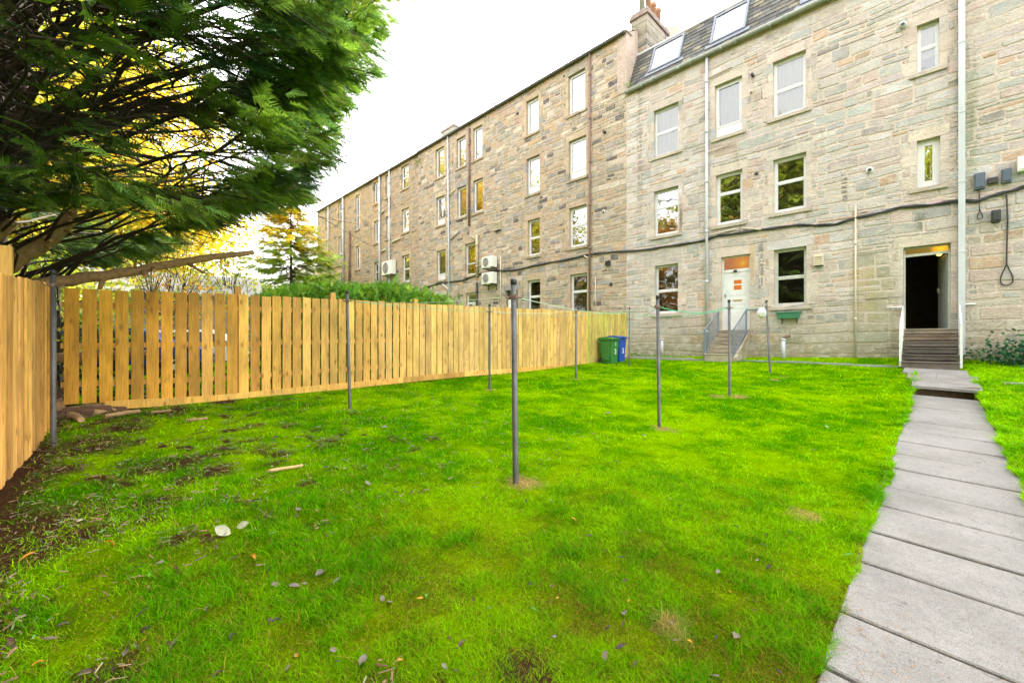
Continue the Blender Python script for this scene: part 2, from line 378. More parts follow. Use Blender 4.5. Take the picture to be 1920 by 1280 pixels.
c = mixc(n, l, attr(n), ramp(n, l, f, [(.3, .45), (.55, 1.0), (.75, 1.35)]), 1., 'MULTIPLY')
c = mixc(n, l, c, ramp(n, l, f2, [(.3, .8), (.7, 1.15)]), 1., 'MULTIPLY')
l.new(c, b.inputs['Base Color']); b.inputs['Roughness'].default_value = .95; b.inputs['Specular IOR Level'].default_value = .0
bump(n, l, b, f, .03)
lc = lawncol(*fc) * .62
lc[inpath[FI[:, 0]]] = (.03, .022, .015)
lawn = struct(npmesh('lawn', np.stack([U1, V1, Z1], 1), FI, m, col=lc, smooth=True))

# grass blades: countless, one object
N = 520000
th = rng.uniform(R(-8), R(104), N) + 0.0
rr = np.exp(rng.uniform(math.log(.95), math.log(20), N))
rr = np.where(rng.random(N) < .5, np.exp(rng.uniform(math.log(1.2), math.log(5), N)), rr)
gu = -rr * np.sin(th - R(0)) ; gv = rr * np.cos(th)
right = rng.random(N) < .10
gu = np.where(right, rng.uniform(.5, 2.6, N), gu); gv = np.where(right, rng.uniform(2.5, 15.6, N), gv)
edge = rng.random(N) < .05                      # longer tufts spilling over the path edge
gv = np.where(edge, rng.uniform(1.6, 14.6, N) ** 1.0, gv)
side = rng.random(N) < .55
gu = np.where(edge, np.where(side, edge_l(gv) - np.abs(rng.normal(0, .03, N)) + .03, edge_r(gv) + np.abs(rng.normal(0, .03, N)) - .03), gu)
ok = (gu > -8.72) & (gv > -.5) & (gv < 16.15) & ((gu < edge_l(gv) + .03) | (gu > edge_r(gv) - .03) | (gv > 14.8))
ok &= ~((gu > -.75) & (gu < .45) & (gv > 14.2)) & ~((gu > -6.15) & (gu < -4.9) & (gv > 14.5)) & ~((gv > 14.84) & (gv < 15.06) & (gu < -.6))
ok &= ~((gu < -6.1) & (gv > 15.06) & (gv < 15.75))
ok &= rng.random(N) > dirt(gu, gv) * .72
gu, gv = gu[ok], gv[ok]; n_ = len(gu); dist = np.hypot(gu, gv)
edge = edge[ok]
zz = gz(gu, gv) + (fbm(gu, gv, .5, 5) - .5) * .05 - .004
hgt = (.008 + .015 * rng.random(n_) ** 1.5) * (1 + (1 - tone(gu, gv)) * .9) * (1 + .06 * dist); hgt *= np.where(edge, 1.25, 1); hgt *= 1.25 - .75 * np.clip((fbm(gu, gv, .24, 71, 4) - .47) * 7, 0, 1)
hgt *= np.where(rng.random(n_) < .02, 2.0, 1)
wid = np.maximum(.0022, .00105 * dist) * rng.uniform(.7, 1.3, n_)
an = rng.uniform(0, 2 * math.pi, n_); la = rng.uniform(0, 2 * math.pi, n_); lean = rng.uniform(.3, 2.1, n_) * hgt
base = np.stack([gu, gv, zz], 1); wv = np.stack([np.cos(an), np.sin(an), np.zeros(n_)], 1) * wid[:, None]
mid = base + np.stack([np.cos(la) * lean * .35, np.sin(la) * lean * .35, hgt * .6], 1)
tip = base + np.stack([np.cos(la) * lean, np.sin(la) * lean, hgt], 1)
V = np.stack([base - wv / 2, base + wv / 2, mid + wv * .4, tip, mid - wv * .4], 1).reshape(-1, 3)
k = np.arange(n_)[:, None] * 5
T = np.concatenate([k + 0, k + 1, k + 2, k + 0, k + 2, k + 4, k + 4, k + 2, k + 3], 1).reshape(-1, 3)
t = np.clip(tone(gu, gv) + rng.normal(0, .22, n_), 0, 1)[:, None]
cc = LUSH * 1.2 * (1 - t) + YEL * 1.1 * t; nf = np.clip(1.15 - dist / 5.5, 0, .75)[:, None]; mo = np.clip((fbm(gu, gv, .24, 71, 4) - .47) * 7, 0, 1)[:, None]; cc = cc * (1 - nf * mo) + OLV * (.75 + .75 * t) * nf * mo; cc = cc * (1 - .30 * nf * (1 - mo))
s = straw(gu, gv)[:, None]; cc = cc * (1 - s) + STR * s
nearw = np.clip(1.25 - dist / 4.5, 0.12, 1) * .36 + .12 * np.clip((-gu - 3.5) / 3, 0, 1)
dry = rng.random(n_) < nearw * (.5 + 1.2 * mo[:, 0]); cc[dry] = np.array((.34, .20, .035)) * rng.uniform(.2, 1.3, (dry.sum(), 1))
cc *= rng.uniform(.7, 1.3, (n_, 1))
M['blade'] = simple('grass_blade', (1, 1, 1), .6, .05, 2, useattr=True, trans=.35, spec=.05)
gr = npmesh('grass', V, T, M['blade'], col=np.repeat(cc, 3, 0))
tag(gr, 'short bright green grass blades covering the back garden lawn', 'grass', kind='stuff')

# ------------------------------------------------------------------ paving
def gp(v):
    a = np.interp(v, [-4, 2, 5, 8, 12.2], [-1.5, -1.5, -1.44, -1.29, -1.10]); bq = np.interp(v, [12.2, 14.8], [-.93, -.68])
    return CZ + (bq if v > 12.2 else a)
def vjoint(y):
    lo, hi = .3, 12.2
    for _ in range(40):
        mm_ = (lo + hi) / 2; z = .277 + CY * mm_
        if (y - 640) * z / F > -(gp(mm_) - CZ): hi = mm_
        else: lo = mm_
    return lo
js = [vjoint(y) for y in (747.7, 760.6, 773.5, 787.5, 805, 825, 848, 874.7, 910, 945, 993, 1048, 1142, 1243)]
js = [12.16] + js + [js[-1] - .55, js[-1] - 1.15, js[-1] - 1.75, js[-1] - 2.4, js[-1] - 3.0, js[-1] - 3.6]
mb = MB(); pr = random.Random(3)
def slab(v0, v1, ul, ur, zt, th_=.06, skew=-.07, col=(1, 1, 1)):
    gap = .016; a, b2 = v0 + gap, v1 - gap
    q = lambda u, v: (u, v + skew * (u - ul), zt(u, v))
    n1 = 6; vs = [q(ul, a), q(ur, a), q(ur, b2), q(ul, b2)]
    c1 = .008; top = [(p[0] + (c1 if p[0] < .1 else -c1), p[1] + (c1 if i < 2 else -c1), p[2]) for i, p in enumerate(vs)]
    mid_ = [(p[0], p[1], p[2] - c1) for p in vs]; bot = [(p[0], p[1], p[2] - th_) for p in vs]
    mb.face(top, col)
    for A, B in ((mid_, top), (bot, mid_)):
        for i in range(4): mb.face([A[i], A[(i + 1) % 4], B[(i + 1) % 4], B[i]], col)
for a, b2 in zip(js[1:], js[:-1]):
    t0, t1 = pr.uniform(-.006, .006), pr.uniform(-.006, .006)
    slab(a, b2, -.385 + pr.uniform(-.02, .015), .585 + pr.uniform(-.015, .03), lambda u, v, t0=t0, t1=t1: float(gp(min(v, 12.19))) - .03 * (u + .385) + t0 + t1 * u)
path = struct(mb.build('path', M['slab']))
mb = MB()   # raised top section with its overhanging step
for i, (a, b2) in enumerate([(12.16, 12.75), (12.75, 13.2), (13.2, 13.95), (13.95, 14.8)]):
    if i == 2:
        for (ua, ub) in ((-.5, -.035), (-.025, .62)): slab(a, b2, ua, ub, lambda u, v: float(gp(v + .1)) - .03 * u - .004, .06, -.05)
    else: slab(a, b2, (-.39, -.42, -.5, -.6)[i], (.62, .6, .6, .5)[i], lambda u, v: float(gp(v + .1)) - .03 * u, .06, -.05)
struct(mb.build('path_step', M['slab']))
mb = MB(); mb.box(-.36, .58, 12.26, 12.4, .30, .585); struct(mb.build('path_riser', simple('damp_riser', (.10, .065, .04), .9, .5, 12)))
mb = MB(); un = -9.3
while un < -.75:
    L = pr.uniform(.75, .95); L = min(L, -.7 - un); z = g(un + L / 2, 14.95) + .035
    mb.box(un + .006, un + L - .006, 14.86 + pr.uniform(-.01, .01), 15.05, z - .1, z); un += L
un = -9.2
while un < -6.3:
    L = pr.uniform(.5, .65); z = g(un + L / 2, 15.4) + .025 + pr.uniform(-.01, .01); mb.box(un + .01, un + L - .01, 15.12 + pr.uniform(-.02, .04), 15.6 + pr.uniform(-.05, .05), z - .1, z); un += L
mb.box(.95, 1.3, 13.2, 13.5, .52, g(1.1, 13.3) + .03)
struct(mb.build('kerb', M['kerb'], bevel=.008))

# ------------------------------------------------------------------ timber fences
def pl(tab, x): return np.interp(x, [a for a, _ in tab], [b_ for _, b_ in tab])
topy = [(100, 539.5), (400, 550), (620, 560.5), (850, 572), (1090, 583), (1185, 587)]
boty = [(100, 757), (400, 741), (650, 717), (850, 698), (1090, 682), (1185, 672)]
def prof(tab, u): return [at_u(x, y, u)[1:] for x, y in tab]
ptop, pbot = prof(topy, -8.76), prof(boty, -8.76)
tz = lambda v: pl(ptop, v); bz = lambda v: pl(pbot, v)
fence = thing('timber_fence', 'long upright board fence with gaps between boards running back to the tenement wall', 'fence', (-8.8, 7, g(-8.8, 7)), 'timber garden fences')
mb = MB(); v = -.315; i = 0; pr = random.Random(5)
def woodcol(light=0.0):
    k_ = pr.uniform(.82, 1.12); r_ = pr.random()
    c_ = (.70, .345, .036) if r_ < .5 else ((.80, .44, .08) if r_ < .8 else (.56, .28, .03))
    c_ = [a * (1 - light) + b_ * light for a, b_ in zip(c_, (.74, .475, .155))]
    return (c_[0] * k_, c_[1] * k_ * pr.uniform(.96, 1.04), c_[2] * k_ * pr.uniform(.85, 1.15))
mbs = MB(); green_from = at_u(1095, 640, -8.76)[1]
while v < 15.1:
    w = .15 + pr.uniform(-.004, .004); g_ = .028 if v < 5 else (.02 if v < 9 else .013)
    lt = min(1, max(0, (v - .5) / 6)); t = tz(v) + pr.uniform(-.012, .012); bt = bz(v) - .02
    tilt = pr.uniform(-.005, .005); x0 = -8.785 + pr.uniform(-.004, .004)
    if v < green_from:
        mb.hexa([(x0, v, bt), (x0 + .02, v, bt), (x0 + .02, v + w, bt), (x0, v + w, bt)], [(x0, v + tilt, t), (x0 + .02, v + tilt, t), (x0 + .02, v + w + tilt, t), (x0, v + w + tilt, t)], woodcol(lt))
        v += w + g_
    else:
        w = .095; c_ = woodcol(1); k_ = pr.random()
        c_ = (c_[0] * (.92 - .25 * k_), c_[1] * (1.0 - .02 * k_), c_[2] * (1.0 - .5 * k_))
        t = tz(v) + pr.uniform(-.008, .008); bt = g(-8.8, v) - .02
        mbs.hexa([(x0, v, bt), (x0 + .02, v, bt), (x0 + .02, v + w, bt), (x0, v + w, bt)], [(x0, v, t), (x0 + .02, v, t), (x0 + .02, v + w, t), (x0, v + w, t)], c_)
        v += w + .006
mb.build('boards', M['wood'], fence, bevel=.003); mbs.build('boards', M['wood'], fence)
for px, py in ((445, 537), (623, 549), (778, 561), (950, 576), (1016, 578)):
    _, pv, pz = at_u(px, py, -8.87)
    q = MB(); q.box(-8.915, -8.815, pv - .05, pv + .05, g(-8.8, pv) - .2, pz, woodcol(.4)); q.build('post', M['wood'], fence, bevel=.004)
for hfrac in (.16, .5, .86):
    q = MB(); vv_ = np.linspace(-.35, 15.1, 10)
    for a, b2 in zip(vv_[:-1], vv_[1:]):
        za, zb = (bz(a) * (1 - hfrac) + tz(a) * hfrac), (bz(b2) * (1 - hfrac) + tz(b2) * hfrac)
        q.hexa([(-8.825, a + .002, za - .04), (-8.792, a + .002, za - .04), (-8.792, b2, zb - .04), (-8.825, b2, zb - .04)], [(-8.825, a + .002, za + .04), (-8.792, a + .002, za + .04), (-8.792, b2, zb + .04), (-8.825, b2, zb + .04)], woodcol(.3))
    q.build('rail', M['wood'], fence)
q = MB(); cuts = [.1, 1.5, 3.35, 5.1, 6.9, 8.7, 10.4, green_from]
for a, b2 in zip(cuts[:-1], cuts[1:]):
    za, zb = bz(a), bz(b2); da, db = (.13, .13)
    q.hexa([(-8.765, a + .004, za - da), (-8.738, a + .004, za - da), (-8.738, b2, zb - db), (-8.765, b2, zb - db)], [(-8.765, a + .004, za), (-8.738, a + .004, za), (-8.738, b2, zb), (-8.765, b2, zb)], woodcol(.45))
q.build('gravel_board', M['wood'], fence, bevel=.003)

f2 = thing('timber_fence', 'short close board fence at the left edge of the lawn, boards nearly touching', 'fence', (-6, -.6, g(-6, -.4)), 'timber garden fences')
A, B = np.array((-5.8, -.60)), np.array((-8.2, -.395)); dirv = (B - A) / np.linalg.norm(B - A); nrm = np.array((-dirv[1], dirv[0]))
def P2(s, off): p = A + dirv * s + nrm * off; return p[0], p[1]
def ztop2(s): return CZ + .60 + .15 * s / 2.34
mb = MB(); s = -1.7
while s < 2.42:
    bv = pr.choice((.72, .9, 1.0, 1.12, 1.2)); w = .118 + pr.uniform(-.008, .004); off = (0, .014)[int(s * 10) % 2] + pr.uniform(0, .006); t = ztop2(s) + pr.uniform(-.008, .008)
    c4 = [P2(s, off), P2(s, off - .02), P2(s + w, off - .02), P2(s + w, off)]
    bt = g(*c4[0]) - .05; mb.hexa([(a, b2, bt) for a, b2 in c4], [(a, b2, t) for a, b2 in c4], tuple(k_ * f_ * bv for k_, f_ in zip(woodcol(.75), (1.14, 1.0 + .08 * (bv - .9), .85)))); s += w + .013
mb.build('boards', M['wood'], f2, bevel=.003)
for s in (.6, -1.25):
    x_, y_ = P2(s, .075); q = MB(); q.box(x_ - .05, x_ + .05, y_ - .05, y_ + .05, g(x_, y_) - .2, CZ + .93, woodcol(.5)); q.build('post', M['wood'], f2, bevel=.004)
x_, y_ = P2(2.36, .075)
for h_ in (.3, 1.0, 1.55):
    q = MB(); a, b2 = P2(-1.7, .03), P2(2.4, .03); z = .35 + h_
    q.hexa([(a[0], a[1], z), (b2[0], b2[1], z), (b2[0], b2[1] - .03, z), (a[0], a[1] - .03, z)], [(a[0], a[1], z + .08), (b2[0], b2[1], z + .08), (b2[0], b2[1] - .03, z + .08), (a[0], a[1] - .03, z + .08)], woodcol(.5)); q.build('rail', M['wood'], f2)

# ------------------------------------------------------------------ clothes poles and lines
tops = {}
def pole(key, x, y0, y1, label, lean=0, r_=.026):
    u, v, z0 = at_g(x, y1); dz = -SY * u + CY * v; h_ = (y1 - y0) * dz / F
    t = thing('clothes_pole', label, 'clothes pole', (u, v, z0), 'clothes poles on the lawn')
    dx = lean * dz / F; tu, tv = u + CY * dx, v + SY * dx
    q = MB(); q.tube([(u, v, z0 - .25), (u, v, z0), (tu, tv, z0 + h_ - .05)], [r_ * 1.02, r_, r_ * .96], 16); q.build('pole', M['galv'], t, True)
    q = MB(); q.tube([(tu, tv, z0 + h_ - .05), (tu, tv, z0 + h_), (tu, tv, z0 + h_ + .004)], [r_ * 1.1, r_ * 1.1, r_ * .8], 16); q.build('cap', M['black'], t, True)
    hz = z0 + h_ - .17; q = MB(); a0 = random.uniform(0, 1.5)
    q.tube([(tu, tv, hz - .02), (tu, tv, hz + .02)], r_ * 1.25, 12)
    for k_ in range(4):
        w = a0 + k_ * math.pi / 2; c_, s_ = math.cos(w), math.sin(w)
        q.tube([(tu + c_ * r_, tv + s_ * r_, hz), (tu + c_ * .075, tv + s_ * .075, hz - .012), (tu + c_ * .1, tv + s_ * .1, hz + .02)], [.008, .007, .006], 6)
    q.build('hook_ring', M['iron_brown'], t)
    tops[key] = (tu, tv, hz); return t
pole('a', 100, 507, 835, 'grey steel clothes pole standing in the corner of the two timber fences')
pole('b', 656, 545, 765, 'grey steel clothes pole in front of the long fence, left of centre', -5)
pole('c', 967, 524, 905, 'nearest and tallest grey clothes pole in mid lawn, straw at its foot', -4, .029)
pole('d', 918, 570, 731, 'thin grey clothes pole just left of the nearest one, against the fence boards')
pole('e', 1080, 571, 710, 'thin grey clothes pole left of the green wheelie bin')
pole('f', 1180, 576, 686, 'distant clothes pole tangled in green line beside the blue wheelie bin', 0, .022)
pole('g', 1236, 554, 800, 'grey clothes pole standing before the window with the brown blind', -3)
pole('h', 1368, 562, 742, 'grey clothes pole standing before the white door and its steps', -1)
pole('i', 1444, 563, 700, 'leaning clothes pole with a white peg bag hanging on it', -7)
M['line'] = simple('green_line', (.06, .50, .26), .5, .2, 20); M['linepale'] = simple('pale_line', (.55, .68, .55), .5, .2, 20)
def rope(a, b_, label, mt='line', sag=.06, dz=0, r_=.0045):
    A_, B_ = Vector(tops[a]), Vector(tops[b_]); q = MB()
    q.tube([A_.lerp(B_, k_ / 14) - Vector((0, 0, sag * 4 * (k_ / 14) * (1 - k_ / 14) - dz)) for k_ in range(15)], r_, 5)
    tag(q.build('clothes_line', M[mt], None, True), label, 'clothes line', 'clothes lines strung between the poles')
rope('b', 'd', 'green clothes line from the pole left of centre back along the fence', 'line', .03)
rope('d', 'e', 'green clothes line between the two thin poles along the fence', 'linepale', .05)
rope('e', 'f', 'green clothes line from the thin pole to the pole beside the blue bin', 'line', .04, 0, .007)
rope('b', 'c', 'pale clothes line from the pole left of centre to the nearest pole', 'linepale', .05)
rope('c', 'f', 'green clothes line from the nearest pole to the far pole beside the blue bin', 'linepale', .10)
rope('g', 'h', 'doubled green clothes line between the brown blind window and the white door', 'line', .10, 0, .007)
rope('h', 'i', 'green clothes line ending at the leaning pole with the peg bag', 'line', .03)
rope('f', 'g', 'slack green clothes line from the far corner pole towards the brown blind window', 'line', .16, 0, .006)
rope('f', 'h', 'long green clothes line from the bin corner pole to the pole before the white door', 'line', .2, .02, .006)
rope('d', 'g', 'pale clothes line from the thin fence pole to the brown blind window pole', 'linepale', .12)
# green cord wound down the far pole
tu, tv, tz_ = tops['f']; q = MB(); q.tube([(tu + .03 * math.cos(k_ * .9), tv + .03 * math.sin(k_ * .9), tz_ - k_ * .03) for k_ in range(30)], .009, 5)
tag(q.build('spare_cord', M['line'], None, True), 'spare green cord wound down the far pole beside the blue bin', 'cord')
# peg bag
tu, tv, tz_ = tops['i']; bm = bmesh.new(); bmesh.ops.create_uvsphere(bm, u_segments=14, v_segments=10, radius=.115)
for p in bm.verts:
    nz = p.co.z / .115; p.co.x *= (1 - .45 * max(0, nz)) * 1.05; p.co.y *= (1 - .45 * max(0, nz)) * .6; p.co.z *= 1.35
    p.co += Vector((random.uniform(-1, 1), random.uniform(-1, 1), random.uniform(-1, 1))) * .012
me = bpy.data.meshes.new('peg_bag'); bm.to_mesh(me); bm.free(); me.materials.append(M['white']); me.polygons.foreach_set('use_smooth', [True] * len(me.polygons))
pb = bpy.data.objects.new('peg_bag', me); COLL.objects.link(pb); pb.location = (tu - .09, tv - .07, tz_ - .16)
q = MB(); q.tube([(tu - .09, tv - .07, tz_ - .03), (tu - .04, tv - .03, tz_ + .015), (tu, tv, tz_ + .02)], .005, 5); q.build('strap', M['white'], pb)
tag(pb, 'small white peg bag hanging from the leaning clothes pole', 'peg bag')

# ------------------------------------------------------------------ wheelie bins
def text_mesh(txt, size, name, mt, parent, Mx):
    cu = bpy.data.curves.new(name, 'FONT'); cu.body = txt; cu.size = size; cu.align_x = 'CENTER'; cu.extrude = .003; cu.offset = size * .03
    tmp = bpy.data.objects.new('tmp', cu); COLL.objects.link(tmp); bpy.context.view_layer.update()
    me_ = bpy.data.meshes.new_from_object(tmp); bpy.data.objects.remove(tmp); me_.transform(Mx); me_.materials.clear(); me_.materials.append(mt); me_.name = name
    o = bpy.data.objects.new(name, me_); COLL.objects.link(o); setpar(o, parent); return o
def wheelie(u0, u1, v0, v1, h_, col, label, digits):
    zb = g(u1, v0) + .0; mt = simple(('green' if col[1] > col[2] else 'blue') + '_bin_plastic', col, .38, .14, 5)
    t = thing('wheelie_bin', label, 'wheelie bin', ((u0 + u1) / 2, (v0 + v1) / 2, zb), 'wheelie bins')
    q = MB(); ti = .05; zt = zb + h_ - .09
    lo = [(u0 + .10, v0 + ti, zb + .01), (u1 - ti, v0 + ti, zb + .01), (u1 - ti, v1 - ti, zb + .01), (u0 + .10, v1 - ti, zb + .01)]
    hi = [(u0 + .03, v0 + .01, zt), (u1 - .01, v0 + .01, zt), (u1 - .01, v1 - .01, zt), (u0 + .03, v1 - .01, zt)]
    q.hexa(lo, hi); q.box(u0 + .01, u1 + .01, v0 - .01, v1 + .01, zt - .035, zt)
    q.box(u0 + .16, u1 - .14, v0 + .0, v0 + .03, zb + .12, zt - .14)
    bo = q.build('body', mt, t, bevel=.014)
    q = MB(); n1 = 6
    for k_ in range(n1):      # domed lid in strips
        a, b_ = k_ / n1, (k_ + 1) / n1; za, zc = [zt + .03 + .055 * math.sin(math.pi * min(1, .15 + .85 * x_)) for x_ in (a, b_)]
        ua, ub = u0 - .02 + (u1 + .045 - u0 + .02) * a, u0 - .02 + (u1 + .045 - u0 + .02) * b_
        q.hexa([(ua, v0 - .03, zt + .003), (ub, v0 - .03, zt + .003), (ub, v1 + .03, zt + .003), (ua, v1 + .03, zt + .003)], [(ua, v0 - .02, za), (ub, v0 - .02, zc), (ub, v1 + .02, zc), (ua, v1 + .02, za)])
    q.box(u1 + .02, u1 + .06, v0 + .1, v1 - .1, zt + .01, zt + .04)
    q.build('lid', mt, t)
    q = MB(); q.tube([(u0 - .05, v0 + .04, zt - .0), (u0 - .05, v1 - .04, zt - .0)], .014, 8); q.box(u0 - .05, u0 + .03, v0 + .05, v0 + .08, zt - .02, zt + .02); q.box(u0 - .05, u0 + .03, v1 - .08, v1 - .05, zt - .02, zt + .02); q.build('handle', mt, t)
    for vy in (v0 + .02, v1 - .02):
        q = MB(); q.tube([(u0 + .06, vy - .02, zb + .1), (u0 + .06, vy + .02, zb + .1)], .1, 18); wh = q.build('wheel', M['black'], t)
    for txt, sz, hh in digits:
        Mx = Matrix.Translation((u1 - .0 - .04 * (1 - hh / h_) + .012, (v0 + v1) / 2, zb + hh)) @ Matrix.Rotation(R(90), 4, 'Z') @ Matrix.Rotation(R(90), 4, 'X')
        text_mesh(txt, sz, 'number', M['white'], t, Mx)
wheelie(-8.62, -8.06, 12.92, 13.42, .96, (.035, .19, .04), 'green wheelie bin with white numbers on its front, nearer to us than the blue one', [('2', .14, .66), ('3', .26, .35)])
wheelie(-8.66, -8.12, 13.55, 14.03, .97, (.012, .07, .38), 'blue wheelie bin with a white number 3 standing behind the green one', [('3', .26, .33)])

# ------------------------------------------------------------------ tenements
V0 = 16.22
def fx(x, y): p = at_v(x, y, V0); return p[0], p[2]
def fr(xl, xr, yt, yb): u0, z1 = fx(xl, yt); _, z0 = fx(xl, yb); return u0, fx(xr, 0)[0], z0, z1
PAL = {'R': [((0.490, 0.435, 0.404), 6), ((0.520, 0.414, 0.374), 4), ((0.410, 0.409, 0.386), 4), ((0.520, 0.362, 0.257), 1.3), ((0.550, 0.517, 0.500), 5), ((0.420, 0.414, 0.400), 2.5), ((0.330, 0.310, 0.292), 1)],
       'L': [((0.399, 0.335, 0.263), 5), ((0.420, 0.302, 0.222), 3), ((0.284, 0.270, 0.234), 4), ((0.462, 0.313, 0.193), 1.3), ((0.525, 0.454, 0.374), 3), ((0.126, 0.113, 0.117), 1.2), ((0.326, 0.302, 0.304), 2.4)],
       'F': [((.36, .285, .195), 5), ((.37, .25, .17), 3), ((.27, .24, .20), 4), ((.42, .30, .18), 2), ((.18, .15, .14), 1.0), ((.33, .27, .23), 3)]}
PALE = {'R': (.575, .49, .425), 'L': (.47, .36, .25), 'F': (.46, .34, .23)}
def pick(pal, pr):
    t = sum(w for _, w in pal); r_ = pr.uniform(0, t)
    for c_, w in pal:
        r_ -= w
        if r_ <= 0: break
    k_ = pr.uniform(.86, 1.14); return tuple(a * k_ * pr.uniform(.97, 1.03) for a in c_)
def stone(mb, r_, col, pr, dmax=.02, ch=.02, jit=.022):
    x0, x1, z0, z1 = r_; w, h_ = x1 - x0, z1 - z0
    if w < .05 or h_ < .04: return
    gq = .009; j = min(jit, w * .12, h_ * .12)
    y = V0 - pr.uniform(.004, dmax); yb = V0 + .012
    c_ = [min(ch, w * .25, h_ * .25) * pr.uniform(.4, 1.5) for _ in range(8)]; J = lambda: pr.uniform(0, j)
    a0, a1, b0, b1 = x0 + gq + J(), x1 - gq - J(), z0 + gq + J(), z1 - gq - J()
    p = [(a0 + c_[0], b0), (a1 - c_[1], b0 + pr.uniform(0, j * .6)), (a1, b0 + c_[2]), (a1, b1 - c_[3]), (a1 - c_[4], b1), (a0 + c_[5], b1 - pr.uniform(0, j * .6)), (a0, b1 - c_[6]), (a0, b0 + c_[7])]
    p = [(px, pz + .024 * math.sin(px * 1.7 + pz * 2.3) + .014 * math.sin(px * 4.1 - pz * 1.3)) for px, pz in p]
    cx, cz = (a0 + a1) / 2, (b0 + b1) / 2; ins = .010
    fr_ = [(px + (ins if px < cx else -ins), y, pz + (ins if pz < cz else -ins)) for px, pz in p]; bk = [(px, yb, pz) for px, pz in p]
    mb.face(fr_, col)
    for i in range(8): mb.face([bk[i], bk[(i + 1) % 8], fr_[(i + 1) % 8], fr_[i]], col)
def subtract(r_, obs):
    out = [r_]
    for o in obs:
        nx = []
        for a in out:
            x0, x1, z0, z1 = a; X0, X1, Z0, Z1 = o
            if X0 >= x1 or X1 <= x0 or Z0 >= z1 or Z1 <= z0: nx.append(a); continue
            if X0 > x0: nx.append((x0, X0, z0, z1))
            if X1 < x1: nx.append((X1, x1, z0, z1))
            m0, m1 = max(x0, X0), min(x1, X1)
            if Z1 < z1: nx.append((m0, m1, Z1, z1))
            if Z0 > z0: nx.append((m0, m1, z0, Z0))
        out = nx
    return out
def wall_mesh(uL, uR, zB, zT, opens, key, seed, chs=(.17, .34), lens=(.28, .8)):
    """opens: (u0,u1,z0,z1,arched,door) ; returns MBs: stones (wall), dressed (surrounds), mortar"""
    pr = random.Random(seed); st = MB(); mo = MB(); obs = []
    for (u0, u1, z0, z1, arch, door) in opens:
        obs.append((u0, u1, z0, z1)); z = z0; k_ = 0; pc = PALE[key]
        def dress(r_, depth=.26):
            kk = pr.uniform(.88, 1.12); c_ = tuple(a * kk * pr.uniform(.97, 1.04) for a in pc)
            if pr.random() < .25: c_ = pick(PAL[key], pr)
            obs.append(r_); x0, x1, a, b_ = r_; st.box(x0, x1 , V0 - .008 - pr.uniform(0, .004), V0 + depth, a + .003, b_ - .003, c_)
        while z < z1 - .05:       # jamb blocks, long and short
            hh = min(pr.uniform(.28, .5), z1 - z)
            if z1 - (z + hh) < .15: hh = z1 - z
            wl_, wr_ = (.15, .30) if k_ % 2 else (.29, .15)
            dress((u0 - wl_ * pr.uniform(.9, 1.1), u0, z, z + hh)); dress((u1, u1 + wr_ * pr.uniform(.9, 1.1), z, z + hh)); z += hh; k_ += 1
        lh = .30 if not arch else .26
        dress((u0 - .17, u1 + .17, z1, z1 + lh))
    # mortar skin with real holes
    zs = sorted({zB, zT} | {o[2] for o in opens} | {o[3] for o in opens})
    for a, b_ in zip(zs[:-1], zs[1:]):
        if b_ - a < 1e-4: continue
        cuts = sorted((o[0], o[1]) for o in opens if o[2] < b_ - 1e-4 and o[3] > a + 1e-4); x = uL
        for c0, c1 in cuts:
            if c0 > x: mo.face([(x, V0, a), (c0, V0, a), (c0, V0, b_), (x, V0, b_)], tuple(c_ * 1.08 for c_ in PALE[key]))
            x = max(x, c1)
        if uR > x: mo.face([(x, V0, a), (uR, V0, a), (uR, V0, b_), (x, V0, b_)], tuple(c_ * 1.08 for c_ in PALE[key]))
    z = zB
    while z < zT - .03:
        low = z < 1.9 + (CZ - 1.5) and key == 'R'
        h_ = pr.uniform(*chs) * (1.25 if low else 1); h_ = min(h_, zT - z)
        if zT - z - h_ < .1: h_ = zT - z
        near = [o for o in obs if o[2] < z + h_ and o[3] > z]
        x = uL + pr.uniform(-.4, 0)
        while x < uR:
            w = pr.uniform(*lens) * (1.4 if pr.random() < .12 else 1)
            r_ = (max(x, uL), min(x + w, uR), z, z + h_)
            if r_[1] - r_[0] > .04:
                no = [o for o in near if o[0] < r_[1] and o[1] > r_[0]]
                for q in subtract(r_, no):
                    ww, hh = q[1] - q[0], q[3] - q[2]
                    if hh > .2 and pr.random() < .28:
                        s_ = pr.uniform(.4, .6) * hh
                        stone(st, (q[0], q[1], q[2], q[2] + s_), pick(PAL[key], pr), pr); sx = q[0] + ww * pr.uniform(.35, .65)
                        stone(st, (q[0], sx, q[2] + s_, q[3]), pick(PAL[key], pr), pr); stone(st, (sx, q[1], q[2] + s_, q[3]), pick(PAL[key], pr), pr)
                    else: stone(st, q, pick(PAL[key], pr), pr)
            x += w
        z += h_
    return st, mo
def plane_rect(q, x0, x1, z0, z1, y, col=(1, 1, 1)): q.face([(x0, y, z0), (x1, y, z0), (x1, y, z1), (x0, y, z1)], col)
